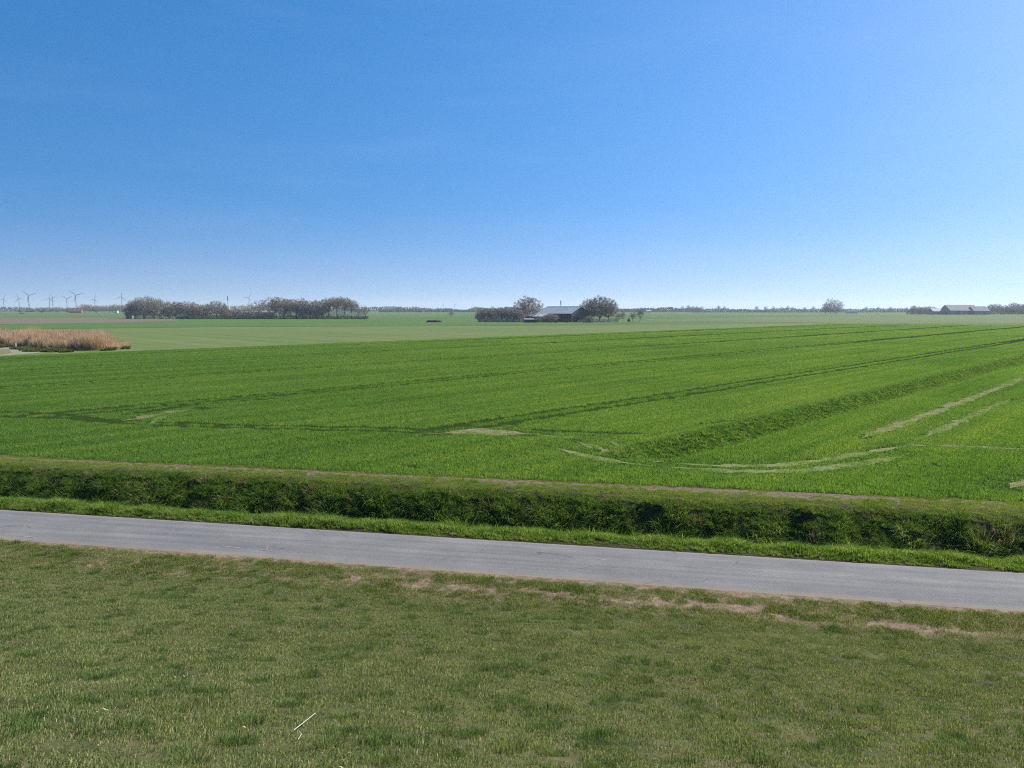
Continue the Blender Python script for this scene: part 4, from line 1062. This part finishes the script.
scatter('reeds', rd, np.stack([x, y, x * 0], 1), np.stack([x * 0, x * 0, rng.random(len(x)) * 6.28], 1), np.stack([np.ones_like(x), np.ones_like(x), hh * edge], 1), rng.integers(0, 4, len(x)), 'pale dry reed bed at the left beyond the crop', 'reeds')
bm = [blades('bramble_clump', 170, 1.3, (0.25, 0.8), (0.04, 0.10), (0.4, 1.3), M['bramble'], 270 + k, 'tuft') for k in range(3)]
BP = poly((25, 352.4), (60, 352.8), (100, 351.5), (129, 349.0), (126, 348), (90, 349.6), (55, 349.2), (28, 347.2), (-60, 346.2), (-60, 347.5), (10, 348.4))
xs, ys = [p[0] for p in BP], [p[1] for p in BP]
a, b, x, y = spots(rng, min(xs), max(xs), min(ys), max(ys), 0.7, lambda a, b: (a, b))
k = inside(x, y, BP) & (fbm(x / 2.5, y / 2.5, 152) > 0.50)
x, y = x[k], y[k]
scatter('brambles', bm, np.stack([x, y, x * 0], 1), np.stack([x * 0, x * 0, rng.random(len(x)) * 6.28], 1), s3(0.4 + 0.8 * rng.random(len(x))), rng.integers(0, 3, len(x)), 'low dark brambles along the front of the reed bed', 'brambles')
parcel('sandy_patch', [(-80, 356), (0, 355.3), (12, 353.0), (9, 350.2), (-10, 347.8), (-80, 348)], 0.06, M['sand'])
M['grey_ground'] = m_parcel('trodden_ground', [(0.35, (0.16, 0.17, 0.10)), (0.5, (0.22, 0.22, 0.15)), (0.65, (0.28, 0.26, 0.19))], 0.3, None, 1.5)
parcel('trodden_ground', [(-80, 357), (0, 356.2), (30, 353.8), (48, 352.2), (28, 346.5), (-80, 345.0)], 0.045, M['grey_ground'])
def post(px, py, h, label):
    x, y = at(px, py); o = empty('marker_post', (x, y, 0))
    MB().box(-0.09, 0.09, -0.09, 0.09, -0.2, h).build('post', M['white'], o); MB().box(-0.13, 0.13, -0.13, 0.13, h, h + 0.08).build('cap', M['grey'], o)
    tag(o, label, 'post')
post(15.8, 347.6, 0.9, 'left of two small white posts before the reeds'); post(22.3, 347.0, 0.9, 'right of two small white posts before the reeds')

# ------------------------------------------------------------------ litter on the dike
def on_dike(px, py, lift=0.0):
    z = 3.0
    for _ in range(60):
        x, y = at(px, py, z); z = 0.5 * z + 0.5 * (float(height(np.array([x]), np.array([y]))[0]) + lift)
    return Vector((x, y, z))
M['stem'] = plain('bleached_stem', (0.50, 0.48, 0.43), 0.6, 0.3, 0.15, 12)
def stem(pix, lift, r, label):
    P = [on_dike(*q, l) for q, l in zip(pix, lift)]
    o = empty('reed_stem', tuple(P[0]))
    for a, b, nm in zip(P[:-1], P[1:], ('stalk', 'bent_end', 'tip')):
        MB().tube(a - P[0], b - P[0], r, r * 0.8, 8).build(nm, M['stem'], o)
    tag(o, label, 'stem')
stem([(294, 730), (315.5, 713)], (0.06, 0.10), 0.004, 'straight bleached white stem lying in the dike grass')
stem([(298, 739.5), (301.5, 734), (299.5, 731)], (0.05, 0.06, 0.055), 0.0032, 'short bent white stem bit just below the straight one')
M['leaf_litter'] = plain('pale_leaf', (0.36, 0.35, 0.20), 0.7, 0.3, 0.2, 20)
def bits():
    sp = [(97, 712), (104, 709), (107, 710), (175, 677), (184, 676), (244, 727), (349, 752.5), (341, 767), (434, 729.5)]
    for i, (px, py) in enumerate(sp):
        p = on_dike(px, py, 0.05); r = 0.012 + 0.008 * trng.random(); a = trng.random() * 3
        V = [(math.cos(a + k * 1.047) * r * (1.5 if k % 3 == 0 else 0.7), math.sin(a + k * 1.047) * r * (1.5 if k % 3 == 0 else 0.7), 0.004 * math.sin(k * 2.1)) for k in range(6)] + [(0, 0, 0.008)]
        o = mesh_obj('fallen_leaf', V, [(k, (k + 1) % 6, 6) for k in range(6)], M['leaf_litter']); o.location = (p.x, p.y, p.z)
        o.rotation_euler = (0.5, 0.2, a)
        tag(o, 'tiny pale leaf scrap lying in the grass of the dike', 'leaf', 'pale leaf scraps on the dike')
bits()

# ------------------------------------------------------------------ haze
hb = MB().box(-12500, 12500, -300, 12600, -3.2, 108).build('haze', None)
hm = bpy.data.materials.new('haze'); hm.use_nodes = True
ht = hm.node_tree; ht.nodes.clear()
pv = ht.nodes.new('ShaderNodeVolumePrincipled'); ho = ht.nodes.new('ShaderNodeOutputMaterial')
pv.inputs['Color'].default_value = (0.76, 0.86, 1.0, 1)
pv.inputs['Density'].default_value = 0.00012
pv.inputs['Anisotropy'].default_value = 0.25
ht.links.new(pv.outputs[0], ho.inputs['Volume'])
try:
    hm.cycles.volume_sampling = 'DISTANCE'
except Exception:
    pass
hb.data.materials.append(hm)
tag(hb, 'thin bluish haze over the far fields', 'haze', kind='stuff')
